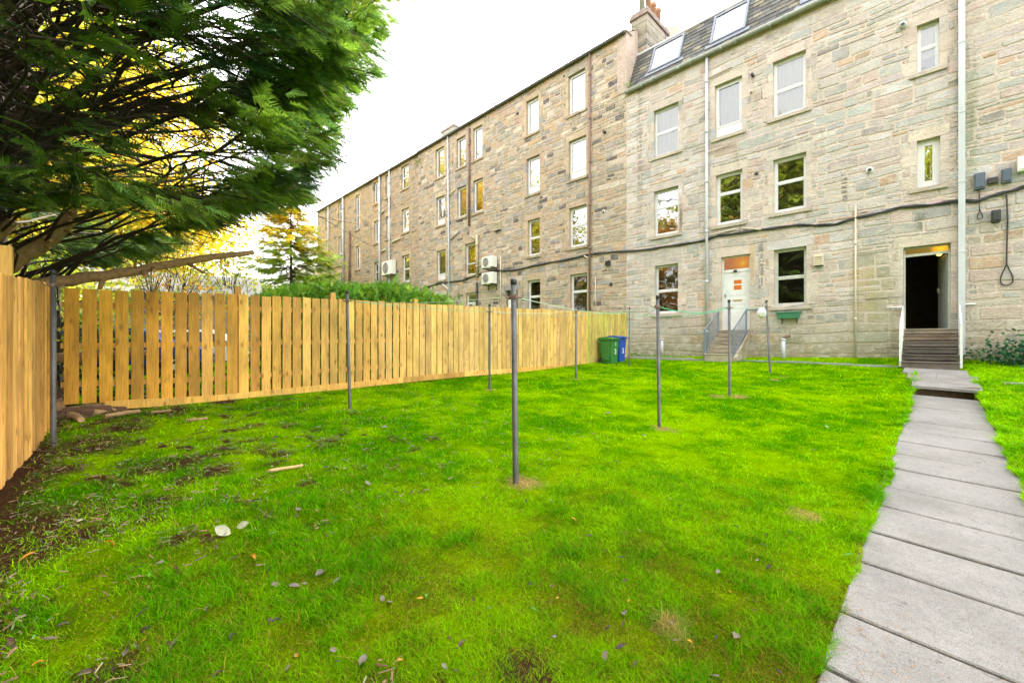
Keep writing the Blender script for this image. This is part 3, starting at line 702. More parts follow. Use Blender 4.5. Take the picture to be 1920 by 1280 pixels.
def window(parent, o, style='sash', frac=.55, back='dark', key='R', sillw=.13, frame='white', sill=True, fw=.055):
    u0, u1, z0, z1, arch, _ = o; y = V0 + .13; W_ = u1 - u0; H = z1 - z0; q = MB()
    e = .002; a0, a1, b0, b1 = u0 + e, u1 - e, z0 + e, z1 - e
    def ring(x0, x1, c0, c1, w, ya, yb):
        q.box(x0, x0 + w, ya, yb, c0, c1); q.box(x1 - w, x1, ya, yb, c0, c1); q.box(x0 + w, x1 - w, ya, yb, c1 - w, c1); q.box(x0 + w, x1 - w, ya, yb, c0, c0 + w * 1.15)
    ring(a0, a1, b0, b1, fw, y, y + .07)
    zm = z0 + H * (1 - frac)
    panes = []
    if style == 'sash':        # two sashes, meeting rail
        q.box(a0 + fw, a1 - fw, y + .008, y + .062, zm - .028, zm + .028); ring(a0 + fw, a1 - fw, zm + .028, b1 - fw, .028, y + .015, y + .055); ring(a0 + fw, a1 - fw, b0 + fw * 1.15, zm - .028, .028, y + .015, y + .055)
    elif style == 'single': ring(a0 + fw, a1 - fw, b0 + fw * 1.15, b1 - fw, .04, y - .006, y + .055)
    elif style == 'bar':
        q.box(a0 + fw, a1 - fw, y + .008, y + .062, zm - .02, zm + .02); ring(a0 + fw, a1 - fw, zm + .02, b1 - fw, .03, y - .008, y + .05)
    elif style == 'panel':     # glazed above, solid white panel below
        zp = z0 + H * .2; q.box(a0 + fw, a1 - fw, y + .01, y + .05, b0 + fw, zp); ring(a0 + fw, a1 - fw, zp, b1 - fw, .04, y - .006, y + .055)
    f_ = q.build('window', M[frame], parent)
    q = MB()
    if style == 'tilt':        # sash tilted inward at its top
        pass
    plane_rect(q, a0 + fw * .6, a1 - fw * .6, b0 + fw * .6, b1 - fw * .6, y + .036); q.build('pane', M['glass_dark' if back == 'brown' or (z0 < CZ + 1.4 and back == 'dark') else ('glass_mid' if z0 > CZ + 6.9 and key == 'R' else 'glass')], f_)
    q = MB()
    if back in ('curtain', 'net', 'blind', 'brown', 'half'):
        cc_ = {'curtain': (.95, .95, .97), 'net': (.85, .9, .92), 'blind': (.98, .97, .92), 'brown': (.36, .24, .18), 'half': (.9, .9, .93)}[back]
        zl = b0 if back in ('curtain', 'net') else (zm if back == 'brown' else b0 + H * (.35 if back == 'half' else .05))
        nn = max(6, int(W_ / .05)); xs = np.linspace(a0 + .01, a1 - .01, nn)
        for i in range(nn - 1):
            ya, yb = y + .14 + (.022 if i % 2 else 0) * (back != 'blind'), y + .14 + (0 if i % 2 else .022) * (back != 'blind')
            q.face([(xs[i], ya, zl), (xs[i + 1], yb, zl), (xs[i + 1], yb, b1), (xs[i], ya, b1)], cc_)
        q.build('curtain' if back != 'brown' else 'blind', M['curtain'], f_)
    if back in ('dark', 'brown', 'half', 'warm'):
        q = MB(); q.box(a0 - .3, a1 + .3, y + 1.3, y + 1.35, b0 - .3, b1 + .3); q.build('room_wall', M['room'] if back != 'brown' else simple('lit_tone_wall', (.55, .22, .06), .8, .3, 3), f_)  # no lamp inside: the lit look is put into the orange wall colour
    if sill:
        q = MB(); pr = random.Random(int(u0 * 100)); kk = pr.uniform(.8, 1.0); cs = tuple(a * kk for a in PALE[key])
        q.hexa([(u0 - sillw, V0 - .075, z0 - .13), (u1 + sillw, V0 - .075, z0 - .13), (u1 + sillw, V0 + .02, z0 - .13), (u0 - sillw, V0 + .02, z0 - .13)],
               [(u0 - sillw, V0 - .085, z0 - .025), (u1 + sillw, V0 - .085, z0 - .025), (u1 + sillw, V0 + .2, z0 + .001), (u0 - sillw, V0 + .2, z0 + .001)], cs)
        q.build('sill', M['stone'], f_)
    return f_
def mk(xl, xr, yt, yb, arch=False, door=False): return (*fr(xl, xr, yt, yb), arch, door)
def shell(mb, uL, uR, zB, zT, depth=10):
    c_ = (.3, .26, .2)
    mb.face([(uL, V0, zB), (uL, V0, zT), (uL, V0 + depth, zT), (uL, V0 + depth, zB)], c_); mb.face([(uR, V0, zB), (uR, V0 + depth, zB), (uR, V0 + depth, zT), (uR, V0, zT)], c_)
    mb.face([(uL, V0 + depth, zB), (uL, V0 + depth, zT), (uR, V0 + depth, zT), (uR, V0 + depth, zB)], c_); mb.face([(uL, V0, zB), (uR, V0, zB), (uR, V0 + depth, zB), (uL, V0 + depth, zB)], c_)
def merge(a, b_):
    n0 = len(a.v); a.v += b_.v; a.f += [tuple(i + n0 for i in f_) for f_ in b_.f]; a.c += b_.c; return a
def finish_wall(st, mo, uL, uR, zB, zT, parent, mt):
    shell(mo, uL, uR, zB, zT); w = st.build('wall', M[mt], parent); mo.build('mortar', M['mortar'], w); return w
def hpipe(parent, x, y0, y1, mt, r_=.045, name='downpipe', clips=3, square=False, off=.09, x2=None, zt=None, zb=None):
    u, za = fx(x, y0); zc = fx(x2 or x, y1)[1]; u2 = fx(x2 or x, y1)[0]
    if zt is not None: za = zt
    if zb is not None: zc = zb
    q = MB()
    if square: q.box(u - r_, u + r_, V0 - off - r_, V0 - off + r_, zc, za)
    else: q.tube([(u, V0 - off, za), (u2, V0 - off, zc)], r_, 10)
    nclip = max(2, int((za - zc) / 1.8))
    for i in range(nclip):
        z = zc + (za - zc) * (i + .5) / nclip; 
        if square: q.box(u - r_ * 1.15, u + r_ * 1.15, V0 - off - r_ * 1.15, V0 + .01, z - .02, z + .02)
        else: q.tube([(u, V0 - off, z - .045), (u, V0 - off, z + .045)], r_ * 1.25, 10); q.box(u - .02, u + .02, V0 - off, V0 + .01, z - .015, z + .015)
    return q.build(name, M[mt], parent, not square)
def bpipe(parent, pts, mt, r_=.03, off=.07, name='waste_pipe'):
    q = MB(); q.tube([(fx(x, y)[0], V0 - off, fx(x, y)[1]) for x, y in pts], r_, 8); return q.build(name, M[mt], parent, True)

uB1, uB2, uEnd, uR_ = fx(1175, 0)[0], fx(785, 0)[0], fx(595, 0)[0], 9.5
zER, zEL1, zEL2 = CZ + 10.50, CZ + 13.25, CZ + 13.2
zB = CZ - 1.1
# ---- near tenement with the mansard roof
tr = thing('stone_tenement', 'pale stone tenement with slate mansard roof, white front door and open dark doorway', 'tenement', (0, V0 + 5, zB + .4), 'stone tenements in a row')
RW = [(mk(1226, 1272, 209, 296), 'sash', .5, 'curtain', .055), (mk(1340, 1391.5, 162, 260.5), 'panel', .5, 'net', .08), (mk(1449, 1511, 118, 223), 'sash', .52, 'curtain', .07), (mk(1719, 1761, 49.6, 138), 'sash', .48, 'half', .05),
      (mk(1226, 1272, 360, 443.5), 'sash', .37, 'blind', .06), (mk(1342, 1392, 329.6, 423.5), 'sash', .38, 'dark', .075), (mk(1450, 1512, 300.7, 400.3), 'sash', .44, 'dark', .07), (mk(1719, 1763, 265, 352.8), 'single', .5, 'dark', .11),
      (mk(1228, 1272, 499, 588), 'sash', .53, 'brown', .05), (mk(1451, 1512, 469, 574.5), 'sash', .5, 'dark', .06)]
DL = mk(1352, 1406.5, 482.7, 618.5, door=True); DR = mk(1693.5, 1783, 464.6, 617, door=True)
opens = [w[0] for w in RW] + [DL, DR]
st, mo = wall_mesh(uB1, uR_, zB, zER, opens, 'R', 11, (.2, .36), (.32, .9))
finish_wall(st, mo, uB1, uR_, zB, zER, tr, 'stone')
for o, s_, fr2, bk, fw in RW:
    win = window(tr, o, s_, fr2, bk, 'R', .15 if o is not RW[1][0] else .12, 'white' if o is not RW[9][0] else 'whiteold', True, fw)
# eaves course, gutter, mansard
q = MB(); q.box(uB1, uR_, V0 - .035, V0 + .1, zER, zER + .10, (.52, .40, .25)); q.box(uB1, uR_, V0 - .06, V0 + .1, zER + .102, zER + .16, (.5, .36, .2)); q.build('eaves_course', M['stone'], tr)
q = MB(); q.tube([(uB1 + .03, V0 - .16, zER + .10), (uR_, V0 - .16, zER + .10)], .085, 12)
x = uB1 + .8
while x < uR_: q.box(x - .02, x + .02, V0 - .25, V0, zER - .0, zER + .06); q.tube([(x + .4, V0 - .16, zER + .1), (x + .5, V0 - .16, zER + .1)], .098, 12); x += 1.55
q.build('gutter', M['gutter'], tr, True)
mz0, mz1, my0, my1 = zER + .15, CZ + 12.62, V0 + .02, V0 + .85
ml = math.hypot(mz1 - mz0, my1 - my0)
def mp(u, s, o=0.): # mansard point: s along slope in metres, o outwards
    t = s / ml; ny, nz = -(mz1 - mz0) / ml, (my1 - my0) / ml
    return (u, my0 + (my1 - my0) * t + ny * o, mz0 + (mz1 - mz0) * t + nz * o)
roof = MB(); roof.face([mp(uB1, 0), mp(uR_, 0), mp(uR_, ml), mp(uB1, ml)], (.06, .06, .06))
roof.face([mp(uB1, ml), mp(uR_, ml), (uR_, V0 + 10, mz1 + .3), (uB1, V0 + 10, mz1 + .3)], (.08, .08, .08)); roof.face([mp(uR_, 0), (uR_, V0 + 10, mz0), (uR_, V0 + 10, mz1), mp(uR_, ml)], (.2, .2, .2))
pr = random.Random(21)
def bymans(x, y):
    d = ray(x, y); p0 = Vector(mp(0, 0)); nn = Vector((0, -(mz1 - mz0), (my1 - my0))); dd = Vector(d); t = (p0 - Vector((0, 0, CZ))).dot(nn) / dd.dot(nn); P = dd * t + Vector((0, 0, CZ))
    return P.x, (P - Vector((P.x, p0.y, p0.z))).length
DW = []
for (xl, yl), (xr, yr), (tx, ty) in (((1217, 138), (1275, 112), (1223, 95)), ((1331, 86), (1398, 55), (1337, 38)), ((1500, 15), (1572, -22), (1508, -40))):
    a = bymans(xl, yl); b_ = bymans(xr, yr); c_ = bymans(tx, ty); DW.append((a[0], b_[0], (a[1] + b_[1]) / 2, min(ml - .2, c_[1])))
s = 0; row = 0
while s < ml - .05:
    x = uB1 + (-.15 if row % 2 else 0)
    while x < uR_:
        w = pr.uniform(.24, .33); x0, x1 = max(x, uB1), min(x + w, uR_)
        if x1 - x0 > .03 and not any(x0 > d[0] - .05 and x1 < d[1] + .05 and s > d[2] - .15 and s < d[3] - .05 for d in DW):
            k_ = pr.uniform(.5, 1.3); cc_ = (.095 * k_, .092 * k_, .085 * k_) if pr.random() < .72 else (.17 * k_, .15 * k_, .105 * k_); o0 = .028 + pr.uniform(0, .012); s1 = min(s + .26, ml)
            roof.hexa([mp(x0 + .004, s, .004), mp(x1 - .004, s, .004), mp(x1 - .004, s1, .002), mp(x0 + .004, s1, .002)][::-1], [mp(x0 + .004, s, o0), mp(x1 - .004, s, o0), mp(x1 - .004, s1, .012), mp(x0 + .004, s1, .012)][::-1], cc_)
        x += w
    s += .2; row += 1
rf = roof.build('roof', M['slate'], tr)
q = MB(); q.hexa([mp(uB1, ml - .02, .03), mp(uR_, ml - .02, .03), (uR_, my1 + .2, mz1 + .01), (uB1, my1 + .2, mz1 + .01)], [mp(uB1, ml + .07, .03), mp(uR_, ml + .07, .03), (uR_, my1 + .2, mz1 + .09), (uB1, my1 + .2, mz1 + .09)]); q.build('roof_edge', M['whiteold'], rf)
for (a, b_, s0, s1) in DW:
    q = MB(); f_ = .08
    def mbox(u0, u1, c0, c1, o0, o1): q.hexa([mp(u0, c0, o0), mp(u1, c0, o0), mp(u1, c1, o0), mp(u0, c1, o0)], [mp(u0, c0, o1), mp(u1, c0, o1), mp(u1, c1, o1), mp(u0, c1, o1)])
    mbox(a, a + f_, s0, s1, 0, .09); mbox(b_ - f_, b_, s0, s1, 0, .09); mbox(a + f_, b_ - f_, s0, s0 + f_, 0, .09); mbox(a + f_, b_ - f_, s1 - f_, s1, 0, .09); mbox(a - .15, b_ + .15, s0 - .16, s0 - .005, .03, .055)
    rw = q.build('roof_window', M['lead'], tr)
    q = MB(); q.face([mp(a + f_, s0 + f_, .06), mp(b_ - f_, s0 + f_, .06), mp(b_ - f_, s1 - f_, .06), mp(a + f_, s1 - f_, .06)]); q.build('pane', M['glass'], rw)
    q = MB(); mm_ = (a + b_) / 2; q.face([mp(a + f_, s0 + f_, .035), mp(b_ - f_, s0 + f_, .035), mp(b_ - f_, s1 - f_, .035), mp(a + f_, s1 - f_, .035)], (.8, .84, .9)); q.build('blind', M['curtain'], rw)
# pipes on the near tenement
hpipe(tr, 1326.8, 112, 668, 'pipe_white', .05, zt=zER + .05)
hpipe(tr, 1803, -60, 668, 'pipe_white', .063, square=True, off=.1, zt=zER + .05)
hpipe(tr, 1604.5, 386, 669, 'cream', .024, off=.05)
for pts, mt, r_ in ([(1330, 148), (1374, 127)], 'stonepipe', .02), ([(1330, 288), (1382, 267)], 'stonepipe', .02), ([(1330, 442), (1380, 430)], 'cream', .025), ([(1393, 428), (1428, 431)], 'cream', .025), ([(1768, 376), (1800, 374)], 'cream', .02), ([(1778, 157), (1800, 148)], 'stonepipe', .025):
    bpipe(tr, pts, mt, r_)
# round vents and flues
def vent(x, y, r_, l_, mt, parent=tr):
    u, z = fx(x, y); q = MB(); q.tube([(u, V0 + .02, z), (u, V0 - l_, z)], r_, 14, cap=False); q.tube([(u, V0 - l_, z), (u, V0 - l_ + .01, z)], r_ * 1.12, 14)
    o = q.build('flue', M[mt], parent, True); q = MB(); q.tube([(u, V0 - .03, z), (u, V0 - l_ - .004, z)], r_ * .66, 14); q.build('flue_dark_disc', M['black'], o)  # solid black disc: shade inside the pipe put in as colour
vent(1631, 320, .075, .08, 'white'); vent(1693, 50, .07, .13, 'whiteold'); vent(1412, 143, .05, .14, 'black'); vent(1409, 174, .045, .04, 'stonepipe'); vent(1419, 326, .05, .06, 'black')
# white door
u0, u1, z0, z1 = DL[:4]; y = V0 + .12
q = MB(); zt = z0 + (z1 - z0) * .805; fw = .06
q.box(u0 + .002, u0 + fw, y, y + .08, z0, z1 - .002); q.box(u1 - fw, u1 - .002, y, y + .08, z0, z1 - .002); q.box(u0 + fw, u1 - fw, y, y + .08, zt - .05, zt + .05); q.box(u0 + fw, u1 - fw, y, y + .08, z1 - .05, z1 - .002)
df = q.build('door_frame', M['white'], tr)
q = MB(); yd = y + .02; a, b_ = u0 + fw, u1 - fw; dw = b_ - a; dh = zt - .05 - z0
gz0, gz1 = z0 + dh * .69, z0 + dh * .86; gx0, gx1 = a + dw * .38, a + dw * .70
q.box(a, b_, yd, yd + .045, z0 + .01, gz0); q.box(a, b_, yd, yd + .045, gz1, z0 + dh); q.box(a, gx0, yd, yd + .045, gz0, gz1); q.box(gx1, b_, yd, yd + .045, gz0, gz1)
gm = (gz0 + gz1) / 2 + .01; q.box(gx0, gx1, yd - .004, yd + .04, gm - .022, gm + .022)
for c0, c1 in ((z0 + .10, z0 + dh * .45), (z0 + dh * .60, z0 + dh * .93)):   # raised mouldings
    for (p0, p1, r0, r1) in ((a + .12, b_ - .12, c0, c0 + .018), (a + .12, b_ - .12, c1 - .018, c1), (a + .12, a + .138, c0, c1), (b_ - .138, b_ - .12, c0, c1)): q.box(p0, p1, yd - .008, yd + .002, r0, r1)
dr = q.build('door', M['white'], tr)
M['amber'] = emit('amber_lit_glass', (1, .30, .05), .15)
q = MB(); plane_rect(q, gx0, gx1, gz0, gz1, yd + .03); q.build('door_glass', M['amber'], dr)
q = MB(); q.box(a + dw * .36, a + dw * .72, yd - .018, yd, z0 + dh * .5, z0 + dh * .5 + .04); q.build('letterbox', simple('brass', (.55, .38, .10), .35, .1, 9, metal=.8), dr)
q = MB(); q.box(a + .03, a + .06, yd - .03, yd, z0 + dh * .57, z0 + dh * .57 + .12); q.build('handle', M['grey_metal'], dr)
m, n, l, b = newmat('amber_fanlight'); co = pos(n); n.remove(b); e_ = n.new('ShaderNodeEmission'); out = [k_ for k_ in n if k_.type == 'OUTPUT_MATERIAL'][0]; l.new(e_.outputs[0], out.inputs[0])
lampc = (a + dw * .74, V0 + .5, (zt + z1) / 2 - .02); vd = n.new('ShaderNodeVectorMath'); vd.operation = 'DISTANCE'; l.new(co, vd.inputs[0]); vd.inputs[1].default_value = (lampc[0], y + .03, lampc[2])
l.new(ramp(n, l, vd.outputs['Value'], [(0, (1.0, .62, .10)), (.12, (.9, .36, .07)), (.4, (.62, .25, .10))]), e_.inputs[0]); e_.inputs[1].default_value = .16
q = MB(); plane_rect(q, a, b_, zt + .05, z1 - .05, y + .03); q.build('fanlight', M['amber'] if False else m, df)
q = MB(); q.tube([((a + b_) / 2 - .02, y - .0, zt - .02), ((a + b_) / 2 - .02, y - .1, zt - .03)], .05, 12); q.build('door_light', M['black'], df, True)
# open doorway
m, n, l, b = newmat('gold_fanlight'); co = pos(n); n.remove(b); e_ = n.new('ShaderNodeEmission'); out = [k_ for k_ in n if k_.type == 'OUTPUT_MATERIAL'][0]; l.new(e_.outputs[0], out.inputs[0])
vd = n.new('ShaderNodeVectorMath'); vd.operation = 'DISTANCE'; l.new(co, vd.inputs[0]); vd.inputs[1].default_value = (DR[1] - .19, V0 + .2, DR[3] - .1)
l.new(ramp(n, l, vd.outputs['Value'], [(0, (1.0, .50, .03)), (.10, (.8, .36, .02)), (.22, (.22, .13, .025)), (.8, (.15, .10, .02))]), e_.inputs[0]); e_.inputs[1].default_value = .30; M['gold'] = m
u0, u1, z0, z1 = DR[:4]; y = V0 + .16; zt = z0 + (z1 - z0) * .905
q = MB(); q.box(u0 + .002, u0 + .04, y, y + .08, z0, z1 - .002); q.box(u1 - .05, u1 - .002, y, y + .08, z0, z1 - .002); q.box(u0 + .04, u1 - .05, y, y + .08, zt - .035, zt + .035); q.box(u0 + .04, u1 - .05, y, y + .08, z1 - .04, z1 - .002)
df = q.build('door_frame', M['whiteold'], tr)
q = MB(); plane_rect(q, u0 + .04, u1 - .05, zt + .035, z1 - .04, y + .04); q.build('fanlight', M['gold'], df)
hall = MB(); hx0, hx1 = u0 - .25, u1 + .02; hy1 = y + 4.2
hall.face([(hx0, y + .1, z0), (hx1, y + .1, z0), (hx1, hy1, z0), (hx0, hy1, z0)]); hall.face([(hx0, y + .1, z1 + .3), (hx0, hy1, z1 + .3), (hx1, hy1, z1 + .3), (hx1, y + .1, z1 + .3)])
hall.face([(hx0, y + .1, z0), (hx0, hy1, z0), (hx0, hy1, z1 + .3), (hx0, y + .1, z1 + .3)]); hall.face([(hx1, y + .1, z0), (hx1, y + .1, z1 + .3), (hx1, hy1, z1 + .3), (hx1, hy1, z0)]); hall.face([(hx0, hy1, z0), (hx1, hy1, z0), (hx1, hy1, z1 + .3), (hx0, hy1, z1 + .3)])
hall.build('hallway', simple('hallway_dark', (.13, .105, .08), .9, .3, 4), tr)
q = MB(); ang = R(78); c_, s_ = math.cos(ang), math.sin(ang); hx, hy = u1 - .055, y + .09; Mx = Matrix.Translation((hx, hy, z0 + .015)) @ Matrix.Rotation(math.pi - ang, 4, 'Z')
q.box(0, .80, -.022, .022, 0, zt - z0 - .06, (1, 1, 1), Mx); dd_ = q.build('door', simple('grey_green_door', (.30, .33, .29), .5, .12, 4), tr)
q = MB(); q.box(.70, .74, -.05, .05, 1.02, 1.16, (1, 1, 1), Mx); q.tube([Mx @ Vector((.72, .05, 1.1)), Mx @ Vector((.60, .07, 1.1))], .012, 6); q.tube([Mx @ Vector((.72, -.05, 1.1)), Mx @ Vector((.60, -.07, 1.1))], .012, 6); q.build('handle', M['cream'], dd_)
bm = bmesh.new(); bmesh.ops.create_uvsphere(bm, u_segments=12, v_segments=8, radius=.06); me = bpy.data.meshes.new('hall_lamp'); bm.to_mesh(me); bm.free(); me.materials.append(M['lamp'])
hl = bpy.data.objects.new('hall_lamp', me); COLL.objects.link(hl); hl.location = (u1 - .22, y + .38, zt + .02); tag(hl, 'small lit orange lamp glowing just inside the open dark doorway', 'lamp')

# ---- two further tenements
def party_roof(parent, uL, uR, zE, mt='slate'):
    q = MB(); rz = zE + 2.9; ry = V0 + 5.2; c_ = (.09, .09, .09)
    q.face([(uL, V0 - .12, zE + .02), (uR, V0 - .12, zE + .02), (uR, ry, rz), (uL, ry, rz)], c_); q.face([(uL, ry, rz), (uR, ry, rz), (uR, V0 + 10.2, zE), (uL, V0 + 10.2, zE)], c_)
    q.face([(uL, V0, zE), (uL, ry, rz), (uL, V0 + 10, zE)], c_); q.face([(uR, V0, zE), (uR, V0 + 10, zE), (uR, ry, rz)], c_); r_ = q.build('roof', M[mt], parent)
    q = MB(); q.tube([(uL + .02, V0 - .14, zE - .0), (uR - .02, V0 - .14, zE - .0)], .075, 8); q.box(uL, uR, V0 - .07, V0 + .05, zE - .001, zE + .03); q.build('gutter', M['gutter_dark'], parent, False)
tl = thing('stone_tenement', 'weathered brown stone tenement in the middle of the row, brown and white downpipes', 'tenement', ((uB1 + uB2) / 2, V0 + 5, zB + .4), 'stone tenements in a row')
LW = [(mk(1065.5, 1097.5, 144.4, 218), 'single', .5, 'curtain'), (mk(986.6, 1010, 191.5, 255), 'single', .5, 'curtain'), (mk(886.8, 904.5, 242.5, 302), 'single', .5, 'net'), (mk(856, 873, 262, 317), 'single', .5, 'net'), (mk(816.5, 833, 282, 336), 'single', .5, 'net'),
      (mk(1066.5, 1099, 266, 339), 'panel', .5, 'curtain'), (mk(987.5, 1012, 299, 366.5), 'panel', .5, 'dark'), (mk(887, 905.5, 340, 400.6), 'single', .5, 'half'), (mk(857, 874, 353.3, 410), 'single', .5, 'net'), (mk(818, 834.3, 371.6, 424.4), 'panel', .5, 'net'),
      (mk(1067, 1100, 391.3, 465), 'sash', .45, 'dark'), (mk(989.5, 1012.3, 414, 481), 'sash', .5, 'dark'), (mk(872, 893, 458, 517), 'bar', .65, 'dark'), (mk(818.5, 835.3, 471, 526), 'panel', .5, 'net'),
      (mk(1069, 1101, 515.4, 592), 'sash', .42, 'dark'), (mk(989, 1013, 526.3, 594), 'sash', .45, 'dark'), (mk(873.5, 893.5, 550, 600), 'sash', .38, 'half'), (mk(818, 836, 555, 600), 'single', .5, 'half')]
DD = mk(948, 971, 545, 625, door=True)
opens = [w[0] for w in LW] + [DD]
st, mo = wall_mesh(uB2, uB1 - .0, zB, zEL1, opens, 'L', 12, (.16, .31), (.25, .7)); finish_wall(st, mo, uB2, uB1, zB, zEL1, tl, 'stone_dark')
for o, s_, fr2, bk in LW: window(tl, o, s_, fr2, bk, 'L', .1, 'white', True, .075)
q = MB(); q.box(DD[0], DD[1], V0 + .15, V0 + .2, DD[2], DD[3], (.06, .05, .04)); q.box(DD[0] + .1, DD[0] + .45, V0 + .1, V0 + .148, DD[2], DD[3] - .5, (.7, .72, .72)); q.build('door', M['col'], tl)
party_roof(tl, uB2, uB1, zEL1)
M['chim'] = stone_mat('chimney_stone', .3, .3, .9)
# raised party wall with chimney at the join
pw = MB(); pr = random.Random(77)
pc = lambda k=1.: tuple(a * k * pr.uniform(.9, 1.1) for a in PALE['R'])
pw.hexa([(uB1 - .45, V0 - .03, zER + .2), (uB1 + .02, V0 - .03, zER + .2), (uB1 + .02, V0 + 5.2, zER + .2), (uB1 - .45, V0 + 5.2, zER + .2)], [(uB1 - .45, V0 - .03, CZ + 13.25), (uB1 + .02, V0 - .03, CZ + 13.25), (uB1 + .02, V0 + 5.2, CZ + 16.3), (uB1 - .45, V0 + 5.2, CZ + 16.3)], pc(.8))
pw.box(uB1 - .5, uB1 + .06, V0 - .08, V0 + .35, CZ + 13.252, CZ + 13.36, pc(.6)); pw.build('party_wall', M['stone_dark'], tl)
ch = MB(); cy0, cy1 = V0 + .95, V0 + 2.9; ctop = CZ + 14.35
cu0, cu1 = at_v(1184, 0, cy0)[0], at_v(1213, 0, cy0)[0]
zc = CZ + 12.4
while zc < ctop:
    hh = min(pr.uniform(.22, .34), ctop - zc); o_ = pr.uniform(0, .015); ch.box(cu0 - o_, cu1 + o_, cy0 - o_, cy1 + o_, zc + .006, zc + hh - .006, tuple(a * .62 for a in pick(PAL['L'], pr))); zc += hh
ch.box(cu0 + .01, cu1 - .01, cy0 + .01, cy1 - .01, CZ + 12.4, ctop, pc()); ch.box(cu0 - .09, cu1 + .09, cy0 - .09, cy1 + .09, ctop, ctop + .16, pc(.4)); ch.box(cu0 - .03, cu1 + .03, cy0 - .03, cy1 + .03, ctop + .161, ctop + .3, pc(.5))
chim = ch.build('chimney', M['chim'], tl)
for k_ in range(4):
    q = MB(); yy = cy0 + .25 + k_ * .48; xx = (cu0 + cu1) / 2 + .06 * (k_ > 0); hh = 1.15 if k_ == 0 else 1.0; q.tube([(xx, yy, ctop + .3), (xx, yy, ctop + .3 + hh * .8), (xx, yy, ctop + .3 + hh * .82), (xx, yy, ctop + .3 + hh)], [.15, .12, .15, .14], 12, (.25, .25, .20) if k_ == 0 else (.36, .18, .10)); q.build('chimney_pot', M['col'], chim, True)
# aerial
q = MB(); ax, ay = cu1 + .05, cy1 - .2; q.tube([(ax, ay, ctop - .6), (ax, ay, ctop + 2.2)], .018, 6)
for k_ in range(7): q.tube([(ax + .08 * k_ - .1, ay - .22, ctop + 1.5 + .05 * k_), (ax + .08 * k_ - .1, ay + .22, ctop + 1.5 + .05 * k_)], .012, 4)
q.tube([(ax - .12, ay, ctop + 1.5), (ax + .45, ay, ctop + 1.82)], .012, 4); tag(q.build('tv_aerial', M['grey_metal']), 'spiky television aerial on a mast beside the large chimney', 'aerial')
def dish(u, v, z, r_, label):
    q = MB(); n1 = 20; dirn = Vector((-.55, -.75, .30)).normalized(); e1 = dirn.orthogonal().normalized(); e2 = dirn.cross(e1); c_ = Vector((u, v, z)); ringp = []
    for j_ in range(4):
        rr_ = r_ * j_ / 3; d_ = .18 * r_ * (j_ / 3) ** 2; ringp.append([c_ + e1 * rr_ * math.cos(2 * math.pi * i / n1) + e2 * rr_ * math.sin(2 * math.pi * i / n1) + dirn * d_ for i in range(n1)])
    for j_ in range(3):
        for i in range(n1): q.face([ringp[j_][i], ringp[j_][(i + 1) % n1], ringp[j_ + 1][(i + 1) % n1], ringp[j_ + 1][i]])
    t = tag(q.build('satellite_dish', simple('dish_grey', (.10, .105, .115), .5, .15, 6), None, True), label, 'satellite dish', 'satellite dishes by the chimney')
    q = MB(); q.tube([c_ - e2 * r_ * .0, c_ + dirn * r_ * .9 - Vector((0, 0, r_ * .5))], .015, 5); q.tube([c_, c_ - dirn * .2 - Vector((0, 0, .1)), c_ - dirn * .2 - Vector((0, 0, r_ * 1.5))], .02, 6); q.build('arm', M['grey_metal'], t)
p1, p2 = at_v(1175, 46, V0 + .5), at_v(1173.5, 62, V0 + .25)
dish(p1[0], p1[1], p1[2], .2, 'upper pale satellite dish beside the large chimney'); dish(p2[0], p2[1], p2[2], .17, 'lower grey satellite dish beside the large chimney')
# second chimney on the middle tenement
q = MB(); p = at_v(845, 250, V0 + 1.6); q.box(p[0] - .75, p[0] + .75, p[1] - .3, p[1] + .5, CZ + 12.6, p[2] + .15, pc(.75)); q.box(p[0] - .8, p[0] + .8, p[1] - .35, p[1] + .55, p[2] + .15, p[2] + .27, pc(.6)); c2 = q.build('chimney', M['stone_dark'], tl)
for k_ in range(4): q = MB(); q.tube([(p[0] - .5 + k_ * .33, p[1], p[2] + .27), (p[0] - .5 + k_ * .33, p[1], p[2] + .62)], [.12, .1], 8, (.6, .38, .22)); q.build('chimney_pot', M['col'], c2, True)
# pipes middle tenement
hpipe(tl, 1107.5, 110, 572, 'iron_brown', .05, zt=zEL1 - .05, zb=g(-11, 16)); hpipe(tl, 841.5, 258, 600, 'pipe_white', .05, zt=zEL1 - .05, zb=g(-22, 16), x2=845)
hpipe(tl, 881.5, 242, 424, 'iron_brown', .065); hpipe(tl, 896.8, 440, 520, 'stonepipe', .09, off=.1); hpipe(tl, 896, 530, 600, 'black', .06)
hpipe(tl, 940, 480, 600, 'cream', .03, off=.05)
for pts, mt, r_ in ([(843, 367), (855, 355)], 'cream', .04), ([(846, 450), (863, 434)], 'gutter', .04), ([(884, 442), (897, 452)], 'stonepipe', .05), ([(832, 533), (845, 545)], 'whiteold', .05), ([(1097, 480), (1108, 486)], 'cream', .03), ([(1118, 520), (1118, 600)], 'cream', .015):
    bpipe(tl, pts, mt, r_)
vent(971, 213, .06, .06, 'black', tl); vent(1135, 249, .06, .14, 'black', tl); vent(1132, 397, .07, .03, 'white', tl); vent(1146, 533, .07, .03, 'black', tl)
hpipe(tl, 920.5, 196, 208, 'gutter', .05, name='vent_pipe', off=-.3, zt=zEL1 + .75, zb=zEL1)
tf = thing('stone_tenement', 'farthest brown stone tenement with tall stair windows and many downpipes', 'tenement', ((uB2 + uEnd) / 2, V0 + 5, zB + .4), 'stone tenements in a row')
